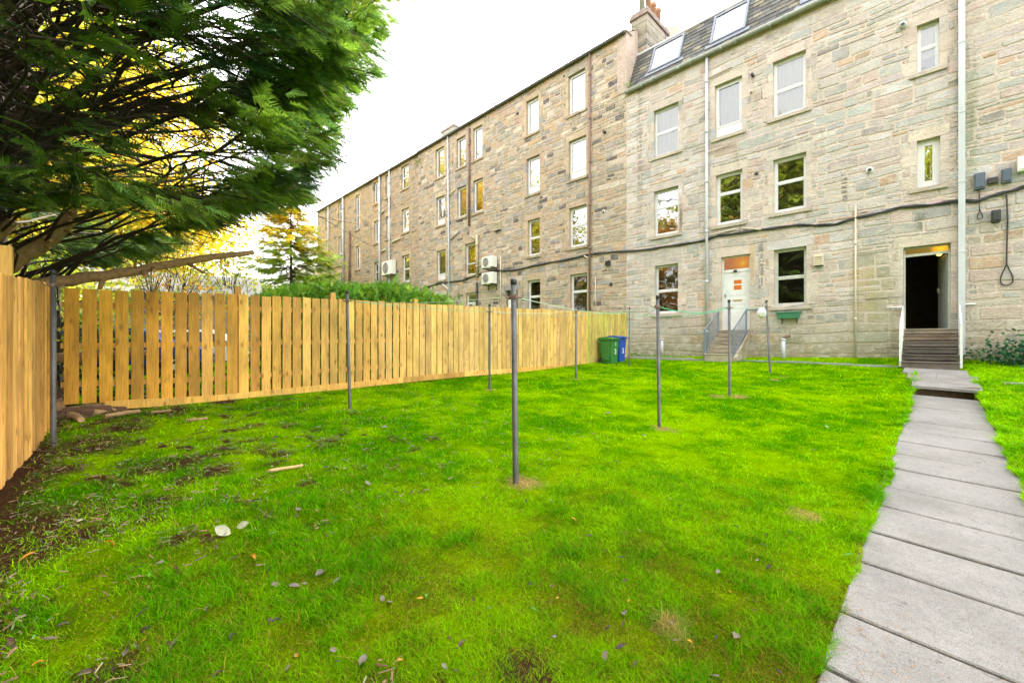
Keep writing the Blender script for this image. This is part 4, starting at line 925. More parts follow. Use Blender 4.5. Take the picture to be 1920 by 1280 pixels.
FW = [(mk(752, 766.3, 313.9, 357), 'sash', .5, 'net'), (mk(722.8, 732, 329.3, 372), 'single', .5, 'half'), (mk(700.5, 711, 343, 383.5), 'single', .5, 'net'), (mk(666, 674, 368, 432), 'bar', .6, 'dark'), (mk(634, 641, 380, 415), 'sash', .5, 'half'), (mk(610, 616.6, 393, 426.4), 'sash', .5, 'net'),
      (mk(753, 767, 393.8, 437.6), 'panel', .5, 'net'), (mk(723.5, 732, 406.7, 449), 'single', .5, 'net'), (mk(701.3, 711, 416, 456.7), 'single', .5, 'net'), (mk(667, 675, 462.7, 505.7), 'bar', .5, 'dark'), (mk(634.3, 641.3, 444.5, 479), 'single', .5, 'net'), (mk(610.3, 616.8, 452, 488.5), 'single', .5, 'net'),
      (mk(754, 768, 480, 530), 'sash', .5, 'half'), (mk(701.5, 711, 493, 530), 'bar', .5, 'brown'), (mk(634.3, 642, 513, 545), 'single', .5, 'dark')]
st, mo = wall_mesh(uEnd, uB2, zB, zEL2, [w[0] for w in FW], 'F', 13, (.2, .36), (.35, .9)); finish_wall(st, mo, uEnd, uB2, zB, zEL2, tf, 'stone_dark')
for o, s_, fr2, bk in FW: window(tf, o, s_, fr2, bk, 'F', .1, 'white', True, .1)
party_roof(tf, uEnd, uB2, zEL2)
for x, y0, y1, mt, r_ in ((714, 305, 600, 'pipe_white', .07), (732.5, 314, 600, 'pipe_white', .06), (645.5, 365, 540, 'pipe_white', .09), (617.8, 382, 505, 'pipe_white', .06), (657.5, 433, 540, 'iron_brown', .09)):
    hpipe(tf, x, y0, y1, mt, r_, zt=(zEL2 - .05 if mt != 'iron_brown' else None), off=.12)
for x in (707, 710.5, 729.5, 643): hpipe(tf, x, 300, 310, 'grey_metal', .05, name='vent_pipe', off=-.2, zt=zEL2 + (1.6 if x < 712 and x > 700 else .8), zb=zEL2)
for pts, mt in ([(599, 502), (620, 502), (646, 497)], 'cream'), ([(620, 502), (630, 530)], 'cream'), ([(735, 455), (752, 447)], 'cream'), ([(716, 400), (722, 394)], 'cream'), ([(716, 472), (724, 468)], 'cream'), ([(756, 322 - 90), (756, 322 - 90)], 'cream'):
    if pts[0][1] > 240: bpipe(tf, pts, mt, .06)

# ---- things fixed to the tenements
def cable(pts, r_, label, mt='black', off=.05, strands=3):
    q = MB(); P = []
    for (x0, y0), (x1, y1) in zip(pts[:-1], pts[1:]):
        for k_ in range(6): t_ = k_ / 6; P.append(fx(x0 + (x1 - x0) * t_, y0 + (y1 - y0) * t_))
    P.append(fx(*pts[-1])); pr2 = random.Random(len(P))
    for s_ in range(strands):
        ph = pr2.uniform(0, 6); q.tube([(u, V0 - off - .012 * math.cos(i * .7 + ph), z + r_ * .8 * math.sin(i * .5 + ph)) for i, (u, z) in enumerate(P)], r_, 5)
    return tag(q.build('cable', M[mt], None, True), label, 'cable')
cable([(1115, 476), (1175, 471), (1222, 467), (1270, 460), (1325, 450), (1350, 442), (1385, 437), (1440, 430), (1490, 422), (1530, 424), (1570, 420), (1604, 410), (1650, 399), (1690, 390), (1740, 385), (1800, 378), (1830, 377), (1850, 372), (1880, 362), (1925, 350)], .028, 'thick sagging bundle of black cables crossing the near tenement')
cable([(795, 540), (830, 530), (870, 525), (905, 513), (925, 508), (960, 508), (1000, 498), (1050, 490), (1090, 480), (1115, 477)], .035, 'black cable bundle crossing the brown middle tenement above its lowest windows')
cable([(1480, 574), (1530, 569), (1604, 562), (1692, 556)], .006, 'thin dark cable running low from the dark window to the open doorway', strands=1)
cable([(1600, 401), (1660, 393), (1740, 386)], .006, 'thin stray wire above the cable bundle', strands=1)
cable([(1887, 365), (1889, 420), (1887, 470), (1887, 497)], .016, 'vertical black cable dropping from the bundle at far right', strands=2)
def loopc(x, y, w, h_, label, r_=.014):
    u, z = fx(x, y); k_ = fx(x + 1, y)[0] - u; q = MB(); q.tube([(u + math.sin(t_) * w * (1 - math.cos(t_)) * .5, V0 - .05, z - h_ * (1 - math.cos(t_)) / 2) for t_ in np.linspace(0, 2 * math.pi, 24)], r_, 6); return tag(q.build('cable_loop', M['black'], None, True), label, 'cable')
loopc(1887, 494, .16, .55, 'large black teardrop cable loop hanging on the wall at far right'); cable([(1836, 360), (1836, 396)], .012, 'short black cable below the left junction box', strands=1); loopc(1837, 394, .07, .24, 'small black cable loop below the left grey junction box', .01)
def jbox(x0, x1, y0, y1, dp, label, mt='slateblue', cat='junction box', name='junction_box', lip=True):
    u0, z1 = fx(x0, y0); u1, _ = fx(x1, y0); z0 = fx(x0, y1)[1]; q = MB(); q.box(u0, u1, V0 - dp, V0 - .01, z0, z1)
    if lip: q.box(u0 + .02, u1 - .02, V0 - dp - .02, V0 - dp + .001, z0 + .04, z1 - .04)
    return tag(q.build(name, M[mt], None, False, .03 if lip else .008), label, cat)
jbox(1826, 1847, 328, 358, .12, 'left of the two rounded blue grey junction boxes on the wall'); jbox(1877, 1896, 320, 346, .12, 'right of the two rounded blue grey junction boxes on the wall')
jb = jbox(1851, 1871, 336, 347, .10, 'small flat dark junction box between the two rounded boxes', 'black', lip=False)
jb = jbox(1858, 1876, 397, 419, .16, 'small black box lamp on the wall below the junction boxes', 'black', 'box lamp', 'wall_lamp')
jbox(1906, 1925, 299, 326, .2, 'pale vent hood on the wall at the far right edge', 'ac', 'vent hood', 'vent_hood')
def hood(x0, x1, y0, y1, label, mt='ac'):
    u0, z1 = fx(x0, y0); u1, _ = fx(x1, y0); z0 = fx(x0, y1)[1]; q = MB(); d_ = .14
    q.hexa([(u0, V0 - d_, z0), (u1, V0 - d_, z0), (u1, V0, z0), (u0, V0, z0)], [(u0, V0 - d_ * .75, z1), (u1, V0 - d_ * .75, z1), (u1, V0, z1), (u0, V0, z1)])
    for k_ in range(4): zz_ = z0 + (z1 - z0) * (k_ + .7) / 5; q.box(u0 + .03, u1 - .03, V0 - d_ - .012, V0 - d_ * .72, zz_, zz_ + .02)
    t = tag(q.build('vent_hood', M[mt], None), label, 'vent hood'); q = MB(); q.box(u0 + .02, u1 - .02, V0 - d_ * .9, V0 - .01, z0 - .02, z0 - .001); q.build('grille', M['black'], t)
hood(1527, 1545, 478, 499, 'cream vent hood right of the dark ground floor window', 'cream'); hood(928, 940, 417, 434, 'square brown vent hood high on the middle tenement wall', 'stonepipe'); hood(1137, 1145, 490, 498, 'tiny dark vent hood by the brown downpipe', 'black')
# air conditioners
def ac(x0, x1, y0, y1, label):
    u0, z1 = fx(x0, y0); u1, _ = fx(x1, y0); z0 = fx(x0, y1)[1]; d_ = .38; t = thing('air_conditioner', label, 'air conditioner', ((u0 + u1) / 2, V0, z0), 'air conditioners on the tenement walls')
    q = MB(); q.box(u0, u1, V0 - d_ - .08, V0 - .08, z0, z1); q.build('casing', M['ac'], t, bevel=.02)
    cx_, cz_ = u0 + (u1 - u0) * .4, (z0 + z1) / 2; r_ = min((z1 - z0) * .4, (u1 - u0) * .36); q = MB()
    q.tube([(cx_, V0 - d_ - .081, cz_), (cx_, V0 - d_ - .088, cz_)], r_, 24, (.12, .12, .11))
    for k_ in range(1, 5): 
        rr_ = r_ * k_ / 4; pts = [(cx_ + rr_ * math.cos(a_), V0 - d_ - .095, cz_ + rr_ * math.sin(a_)) for a_ in np.linspace(0, 2 * math.pi, 25)]; q.tube(pts, .008, 4, (.6, .6, .56), False)
    q.build('fan_grille', M['col'], t)
    q = MB()
    for uu in (u0 + .1, u1 - .1): q.box(uu - .02, uu + .02, V0 - d_ - .1, V0, z0 - .05, z0 - .003); q.box(uu - .02, uu + .02, V0 - .03, V0, z0 - .35, z0 - .051)
    q.build('bracket', M['black'], t)
ac(914, 934, 485, 505, 'upper of two cream air conditioners on the middle tenement'); ac(914, 934, 514, 535, 'lower of two cream air conditioners on the middle tenement'); ac(726, 744, 493, 518, 'white air conditioner on the farthest tenement just above the hedge')
# flower trough, stub pipes
u0, z1 = fx(1459, 586); u1, _ = fx(1503, 586); z0 = fx(1459, 598)[1]; q = MB()
q.hexa([(u0 + .05, V0 - .22, z0), (u1 - .05, V0 - .22, z0), (u1 - .05, V0 - .06, z0), (u0 + .05, V0 - .06, z0)], [(u0, V0 - .25, z1 - .03), (u1, V0 - .25, z1 - .03), (u1, V0 - .04, z1 - .03), (u0, V0 - .04, z1 - .03)]); q.box(u0 - .02, u1 + .02, V0 - .27, V0 - .03, z1 - .03, z1)
ft = tag(q.build('flower_trough', simple('green_trough', (.05, .20, .12), .5, .15, 6), None, bevel=.006), 'empty green flower trough fixed under the dark ground floor window', 'flower trough')
q = MB()
for uu in (u0 + .12, u1 - .12): q.box(uu - .01, uu + .01, V0 - .24, V0 - .01, z0 - .02, z0 - .002); q.box(uu - .01, uu + .01, V0 - .03, V0 - .01, z0 - .16, z0 - .02)
q.build('bracket', M['black'], ft)
for x, y0, y1, lb, rust in ((1246, 635, 665, 'short white stub pipe standing at the wall under the brown blind window', 0), (1472, 635, 668, 'short white stub pipe with a rusty elbow, under the flower trough', 1)):
    u, z1 = fx(x, y0); z0 = g(u, 16) - .1; q = MB(); q.tube([(u, V0 - .22, z0), (u, V0 - .22, z1)], .058, 12); q.tube([(u, V0 - .22, z1 - .06), (u, V0 - .22, z1 + .01)], .066, 12); t = tag(q.build('stub_pipe', M['pipe_white'], None, True), lb, 'pipe', 'stub pipes at the wall foot')
    if rust: q = MB(); q.tube([(u + .02, V0 - .22, z1 + .02), (u + .1, V0 - .2, z1 + .09), (u + .12, V0, z1 + .09)], .045, 8); q.build('elbow', M['iron_brown'], t, True)

# ---- steps and railings
def steps(name_lb, u0, u1, vf, zb_, ztop, n_, mt, cols):
    q = MB(); rise = (ztop - zb_) / n_; tread = (V0 + .1 - vf) / n_
    for i in range(n_):
        q.box(u0, u1, vf + i * tread, V0 + (.0 if i < n_ - 1 else .16), zb_ + i * rise + (.03 if i else -.15), zb_ + (i + 1) * rise - .031, cols[i % len(cols)])
        q.box(u0 - .01, u1 + .01, vf + i * tread - .022, V0 + (-.001 if i < n_ - 1 else .155), zb_ + (i + 1) * rise - .03, zb_ + (i + 1) * rise, tuple(c_ * 1.25 for c_ in cols[i % len(cols)]))
    return tag(q.build('stone_steps', mt, None, False, .008), name_lb, 'steps', 'stone steps up to the doors')
def stepmat(name):
    m, n, l, b = newmat(name); co = pos(n); f = noise(n, l, 3, 5, .6, co); s_ = noise(n, l, 40, 4, .7, co); c_ = mixc(n, l, attr(n), ramp(n, l, f, [(.3, .7), (.7, 1.2)]), 1., 'MULTIPLY'); c_ = mixc(n, l, c_, ramp(n, l, s_, [(.3, .7), (.6, 1.1)]), .8, 'MULTIPLY')
    l.new(c_, b.inputs['Base Color']); b.inputs['Roughness'].default_value = .85; bump(n, l, b, s_, .008); return m
SM = stepmat('worn_step')
steps('six dark worn stone steps with pale edges up to the open doorway', -.65, .37, 14.72, CZ - .675, DR[2], 6, SM, [(.11, .092, .072), (.095, .082, .066), (.10, .09, .072), (.13, .11, .09), (.19, .14, .10), (.22, .19, .14)])
sl0, sl1 = DL[0] - .03, DL[1] - .12
steps('seven pale stone steps up to the white front door', sl0, sl1, 14.75, CZ - .545, DL[2], 7, SM, [(.38, .33, .25), (.35, .30, .23), (.39, .34, .26), (.34, .29, .23)])
q = MB(); q.hexa([(sl1 + .015, 14.75, CZ - .7), (sl1 + .14, 14.75, CZ - .7), (sl1 + .14, V0 - .02, CZ - .7), (sl1 + .015, V0 - .02, CZ - .7)], [(sl1 + .015, 14.75, CZ - .52), (sl1 + .14, 14.75, CZ - .52), (sl1 + .14, V0 - .02, DL[2]), (sl1 + .015, V0 - .02, DL[2] - .12)], (.4, .34, .26)); tag(q.build('step_wall', M['stone'], None), 'rough stone cheek wall beside the white door steps', 'wall')
def railing(u, vn, vf_, zn0, zn1, zf0, zf1, mt, label, nb=9, cat='railing', t_=.022, ext=None):
    t = thing('handrail', label, cat, (u, (vn + vf_) / 2, zn0), 'railings beside the door steps')
    q = MB(); q.tube([(u, vn - .02, zn1), (u, vf_, zf1)], t_, 8)
    if ext: q.tube([(u, vf_, zf1), (u + ext, vf_ + .06, zf1)], t_, 8)
    q.build('top_rail', mt, t, True); q = MB(); q.tube([(u, vn, zn0), (u, vf_, zf0)], t_ * .8, 8); q.build('bottom_rail', mt, t, True)
    for vv2, za, zc2 in ((vn, zn0 - .22, zn1), (vf_, zf0 - .2, zf1)): q = MB(); q.box(u - .022, u + .022, vv2 - .022, vv2 + .022, za, zc2); q.build('post', mt, t)
    for k_ in range(1, nb + 1):
        f_ = k_ / (nb + 1); vv2 = vn + (vf_ - vn) * f_; q = MB(); q.tube([(u, vv2, zn0 + (zf0 - zn0) * f_), (u, vv2, zn1 + (zf1 - zn1) * f_)], .011, 6); q.build('baluster', mt, t)
railing(-.68, 14.78, V0 - .1, CZ - .42, CZ + .40, CZ + .22, CZ + .97, M['white'], 'white metal railing left of the open doorway steps', 9, ext=-.35)
railing(.40, 14.78, V0 - .1, CZ - .42, CZ + .40, CZ + .22, CZ + .97, M['white'], 'white metal railing right of the open doorway steps', 9, ext=.3)
railing(sl0 - .02, 14.8, V0 - .1, CZ - .45, CZ + .38, CZ + .40, CZ + 1.10, M['grey_metal'], 'grey metal railing left of the white door steps', 10)
railing(sl1 + .03, 14.8, V0 - .1, CZ - .45, CZ + .38, CZ + .36, CZ + 1.10, M['grey_metal'], 'grey metal railing right of the white door steps', 10, ext=.35)

# ------------------------------------------------------------------ vegetation builders
def spray_template(seed, L=.34, n_=11, droop=.35):
    """a flat feathery conifer spray: axis with alternate leaflets, triangles (m,3,3)"""
    p = random.Random(seed); T_ = []
    for i in range(n_):
        t_ = (i + .6) / n_; x = L * t_; w = L * .48 * (1 - t_) ** .6 * p.uniform(.7, 1.2) + .02
        for s_ in (-1, 1):
            a = R(p.uniform(32, 52)); dx, dy = math.cos(a) * w, math.sin(a) * w * s_; z = -droop * x * x / L - p.uniform(0, .3) * w
            z0_ = -droop * x * x / L; nx, ny = -dy / w * .011, dx / w * .011
            T_.append([(x - nx, -ny, z0_), (x + nx, ny, z0_), (x + dx, dy, z)])
            T_.append([(x + dx * .45 - nx, dy * .45, (z0_ + z) / 2), (x + dx * .45 + nx, dy * .45, (z0_ + z) / 2), (x + dx * .45 + w * .42, dy * .45 + .12 * w * s_, z - .01)])
    T_.append([(0, -.006, 0), (0, .006, 0), (L * 1.05, 0, -droop * L)])
    return np.array(T_)
TEMPL = [spray_template(i) for i in range(5)]
def sprays(name, P, D, S, C, mat, parent, seed=1):
    r_ = np.random.default_rng(seed); Vs, Cs = [], []
    which = r_.integers(0, 5, len(P))
    for w in range(5):
        k_ = np.where(which == w)[0]
        if not len(k_): continue
        T_ = TEMPL[w]; p, d, s_, c_ = P[k_], D[k_], S[k_], C[k_]
        d = d / np.linalg.norm(d, axis=1, keepdims=True); up = np.tile((0, 0, 1.), (len(k_), 1)) + r_.normal(0, .45, (len(k_), 3))
        y = np.cross(up, d); y /= np.linalg.norm(y, axis=1, keepdims=True); z = np.cross(d, y)
        B_ = np.stack([d, y, z], 1) * s_[:, None, None]                      # (n,3,3)
        q = np.einsum('mkc,ncd->nmkd', T_, B_) + p[:, None, None, :]
        Vs.append(q.reshape(-1, 3)); Cs.append(np.repeat(c_, len(T_), 0) * r_.uniform(.8, 1.2, (len(k_) * len(T_), 1)))
    V_ = np.concatenate(Vs); return npmesh(name, V_, np.arange(len(V_)).reshape(-1, 3), mat, parent, np.concatenate(Cs))
def leaves(name, P, size, C, mat, parent, seed=2, aspect=.62):
    r_ = np.random.default_rng(seed); n_ = len(P); a = r_.normal(0, 1, (n_, 3)); a /= np.linalg.norm(a, axis=1, keepdims=True); b_ = np.cross(a, r_.normal(0, 1, (n_, 3))); b_ /= np.linalg.norm(b_, axis=1, keepdims=True)
    s_ = (size * r_.uniform(.6, 1.3, n_))[:, None]; q = np.stack([P - a * s_, P + b_ * s_ * aspect, P + a * s_, P - b_ * s_ * aspect], 1).reshape(-1, 3)
    return npmesh(name, q, np.arange(n_ * 4).reshape(-1, 4), mat, parent, C)
def broadtree(name, label, cat, base, H, rad, cols, n_leaf, lsize, seed, trunk_r=.2, crown_from=.25, group=None, sq=1., nclump=60, lean=(0, 0), thin=1.):
    p = random.Random(seed); r_ = np.random.default_rng(seed); bx, by, bz = base; t = thing(name, label, cat, base, group)
    q = MB(); trunkp = [Vector((bx + lean[0] * f_ * H + math.sin(f_ * 5 + seed) * .15, by + lean[1] * f_ * H, bz - .2 + H * .9 * f_)) for f_ in np.linspace(0, 1, 9)]
    q.tube(trunkp, [trunk_r * (1 - .85 * f_) for f_ in np.linspace(0, 1, 9)], 9); P, C = [], []
    ccols = np.array(cols)
    for k_ in range(nclump):
        f_ = p.uniform(crown_from, 1); th_ = p.uniform(0, 2 * math.pi); prof_ = math.sin(math.pi * min(1, (f_ - crown_from) / (1 - crown_from) * .82 + .12)) ** .7
        rr_ = rad * prof_ * math.sqrt(p.uniform(.12, 1)); i0 = max(1, min(7, int(f_ * 8 * .75))); A_ = trunkp[i0]
        E = Vector((bx + lean[0] * f_ * H + rr_ * math.cos(th_), by + lean[1] * f_ * H + rr_ * math.sin(th_) * sq, bz + H * f_)); mid_ = A_.lerp(E, .55) + Vector((0, 0, .06 * H * p.random()))
        q.tube([A_, mid_, E], [trunk_r * .32, trunk_r * .16, .012], 5, cap=False)
        for j_ in range(3): q.tube([mid_.lerp(E, p.random()), E + Vector((p.gauss(0, 1), p.gauss(0, 1), p.gauss(0, .6))) * rad * .16], [trunk_r * .07, .006], 4, cap=False)
        m_ = int(n_leaf / nclump * p.uniform(.5, 1.5)); cs = rad * p.uniform(.13, .26) * thin
        P.append(np.array(E) + r_.normal(0, 1, (m_, 3)) * (cs, cs, cs * .65)); base_c = ccols[p.randrange(len(cols))] * p.uniform(.75, 1.2); C.append(np.tile(base_c, (m_, 1)) * r_.uniform(.75, 1.25, (m_, 1)))
    q.build('trunk', M['bark'], t, True); leaves('crown', np.concatenate(P), lsize, np.concatenate(C), M['leaf'], t, seed); return t
YELC = [(.80, .58, .03), (.62, .58, .04), (.78, .46, .03), (.42, .50, .05)]; YG = [(.42, .46, .04), (.30, .40, .04), (.55, .50, .04)]; GRN = [(.10, .20, .03), (.16, .27, .04), (.22, .30, .05)]; ORG = [(.60, .30, .05), (.70, .42, .06), (.30, .30, .07)]
G0 = lambda p: (p[0], p[1], g(p[0], p[1]))
# big yellow trees seen through the conifer
for (x, y, z, H, rad, cols, n_, lb, sd) in ((40, 200, 24, 20, 7.5, YELC, 22000, 'tall golden yellow tree glowing behind the left edge of the conifer', 3), (225, 240, 31, 23, 7.6, YELC, 24000, 'tall golden yellow tree seen through the middle of the conifer branches', 4),
        (-150, 200, 20, 17, 6.5, YELC + YG, 10000, 'yellow tree at the far left behind the conifer trunk', 5), (330, 420, 38, 11, 4, YG, 2500, 'thinner yellow green tree behind the pale panelled roof', 6)):
    p = at_z(x, y, z); broadtree('autumn_tree', lb, 'tree', G0(p), H, rad, cols, n_, .16 if z < 20 else .19, sd, .28, .30, 'autumn trees beyond the fence', nclump=90)
# trees at the back of the plot, behind the camera, mirrored in the window panes
for (u, v, H, rad, cols, n_, lb, sd) in ((-11, -14, 20, 7, YG + YELC, 24000, 'tall yellow green tree far behind the lawn, mirrored in the panes', 12), (-1, -13, 20.5, 7, YELC + YG, 24000, 'broad yellow green tree behind the viewpoint, mirrored in the panes', 13), (11, -13, 19, 6, YG + YELC, 10000, 'yellowish tree behind and right of the viewpoint', 14), (-23, -15, 15, 6, ORG, 6000, 'orange tree behind the left fence, mirrored in the middle tenement panes', 15), (-33, -16, 9, 6, ORG + YG, 5000, 'orange and green tree beyond the conifer, mirrored in far panes', 16)):
    broadtree('autumn_tree', lb, 'tree', (u, v, g(u, v)), H, rad, cols, n_, .24, sd, .3, .05, 'autumn trees behind the garden', nclump=60)
# small trees and shrubs along the skyline over the fence
for (x, y, z, H, rad, cols, n_, ls, lb, sd, tr_, nm, ct) in ((345, 450, 17, 6.0, 1.7, ORG + YG, 500, .09, 'slender birch with bare orange twigs right of the pale roof', 21, .05, 'birch_tree', 'tree'), (318, 450, 18, 5.5, 1.3, ORG, 420, .09, 'thin pale stemmed birch in front of the pale roof', 22, .045, 'birch_tree', 'tree'), (283, 450, 16, 5.0, 1.3, ORG + YG, 420, .09, 'thin orange birch left among the birches over the pale roof', 23, .04, 'birch_tree', 'tree'),
        (430, 500, 22, 5.5, 2.0, YG, 700, .1, 'sparse twiggy tree beside the end of the fallen log', 24, .10, 'bare_tree', 'tree'), (425, 520, 27, 4.0, 1.3, YG + GRN, 1500, .11, 'small green shrub right of the pale roof', 25, .1, 'garden_shrub', 'shrub'), (485, 525, 26, 3.9, 2.1, ORG + GRN, 1500, .12, 'brownish green shrub behind the fence post', 26, .1, 'garden_shrub', 'shrub'), (530, 530, 36, 4.9, 1.9, YELC, 1400, .15, 'bright yellow shrub at the foot of the larch', 27, .1, 'garden_shrub', 'shrub'),
        (570, 540, 42, 5.0, 2.0, YELC, 1200, .16, 'yellow shrub in front of the white cottage', 28, .1, 'garden_shrub', 'shrub'), (440, 470, 32, 7.0, 2.8, YG, 700, .15, 'sparse pale green tree left of the larch', 29, .15, 'bare_tree', 'tree'), (110, 500, 14, 3.6, 1.5, GRN + YG, 2400, .11, 'green bush under the conifer behind the leaning log', 30, .12, 'garden_shrub', 'shrub'), (110, 500, 11.5, 3.6, 2.0, YG, 2000, .09, 'yellow green bush behind the corner of the fences', 31, .1, 'garden_shrub', 'shrub')):
    p = at_z(x, y, z); broadtree(nm, lb, ct, G0(p), H, rad, cols, n_, ls, sd, tr_, .12 if nm != 'birch_tree' else .35, 'small trees and shrubs beyond the fence', nclump=34, thin=1.15)
# larch: central stem, tiers of level branches
def larch():
    p0 = at_z(545, 400, 31); bx, by, bz = G0(p0); H = CZ + 10.1 - bz; t = thing('larch_tree', 'larch with level branches, yellow at its top and green below, beside the far tenement', 'tree', (bx, by, bz), 'conifers')
    q = MB(); q.tube([(bx, by, bz - .2), (bx + .1, by, bz + H * .5), (bx, by, bz + H)], [.15, .10, .015], 9); pr2 = random.Random(8); P, D, S_, C = [], [], [], []
    for k_ in range(150):
        f_ = .14 + .84 * (k_ / 150) ** .95; th_ = pr2.uniform(0, 6.283); L = 6.2 * (1 - f_) ** .8 * pr2.uniform(.7, 1.1) + .35; A_ = Vector((bx + .1, by, bz + H * f_)); dd = Vector((math.cos(th_), math.sin(th_), 0))
        E = A_ + dd * L + Vector((0, 0, -.1 * L + .35)); mid_ = A_ + dd * L * .5 + Vector((0, 0, -.1 * L)); q.tube([A_, mid_, E], [.03, .02, .006], 5, cap=False)
        for j_ in range(int(9 + 24 * L / 4)):
            s_ = pr2.uniform(.12, 1); c_ = A_.lerp(mid_, s_ * 2) if s_ < .5 else mid_.lerp(E, s_ * 2 - 1); sd_ = dd.cross(Vector((0, 0, 1))) * pr2.choice((-1, 1)); P.append(c_ + sd_ * pr2.uniform(0, .5) * L * .3); D.append(dd * .6 + sd_ * pr2.uniform(.3, 1.3) + Vector((0, 0, pr2.uniform(-.3, .25)))); S_.append(pr2.uniform(1.3, 2.5))
            C.append(np.array((.80, .62, .03) if f_ + pr2.gauss(0, .08) > .72 else ((.46, .60, .05) if pr2.random() < .5 else (.28, .46, .06))) * pr2.uniform(.8, 1.2))
    q.build('trunk', M['bark'], t, True); sprays('crown', np.array(P), np.array(D), np.array(S_), np.array(C), M['needle'], t, 5)
larch()

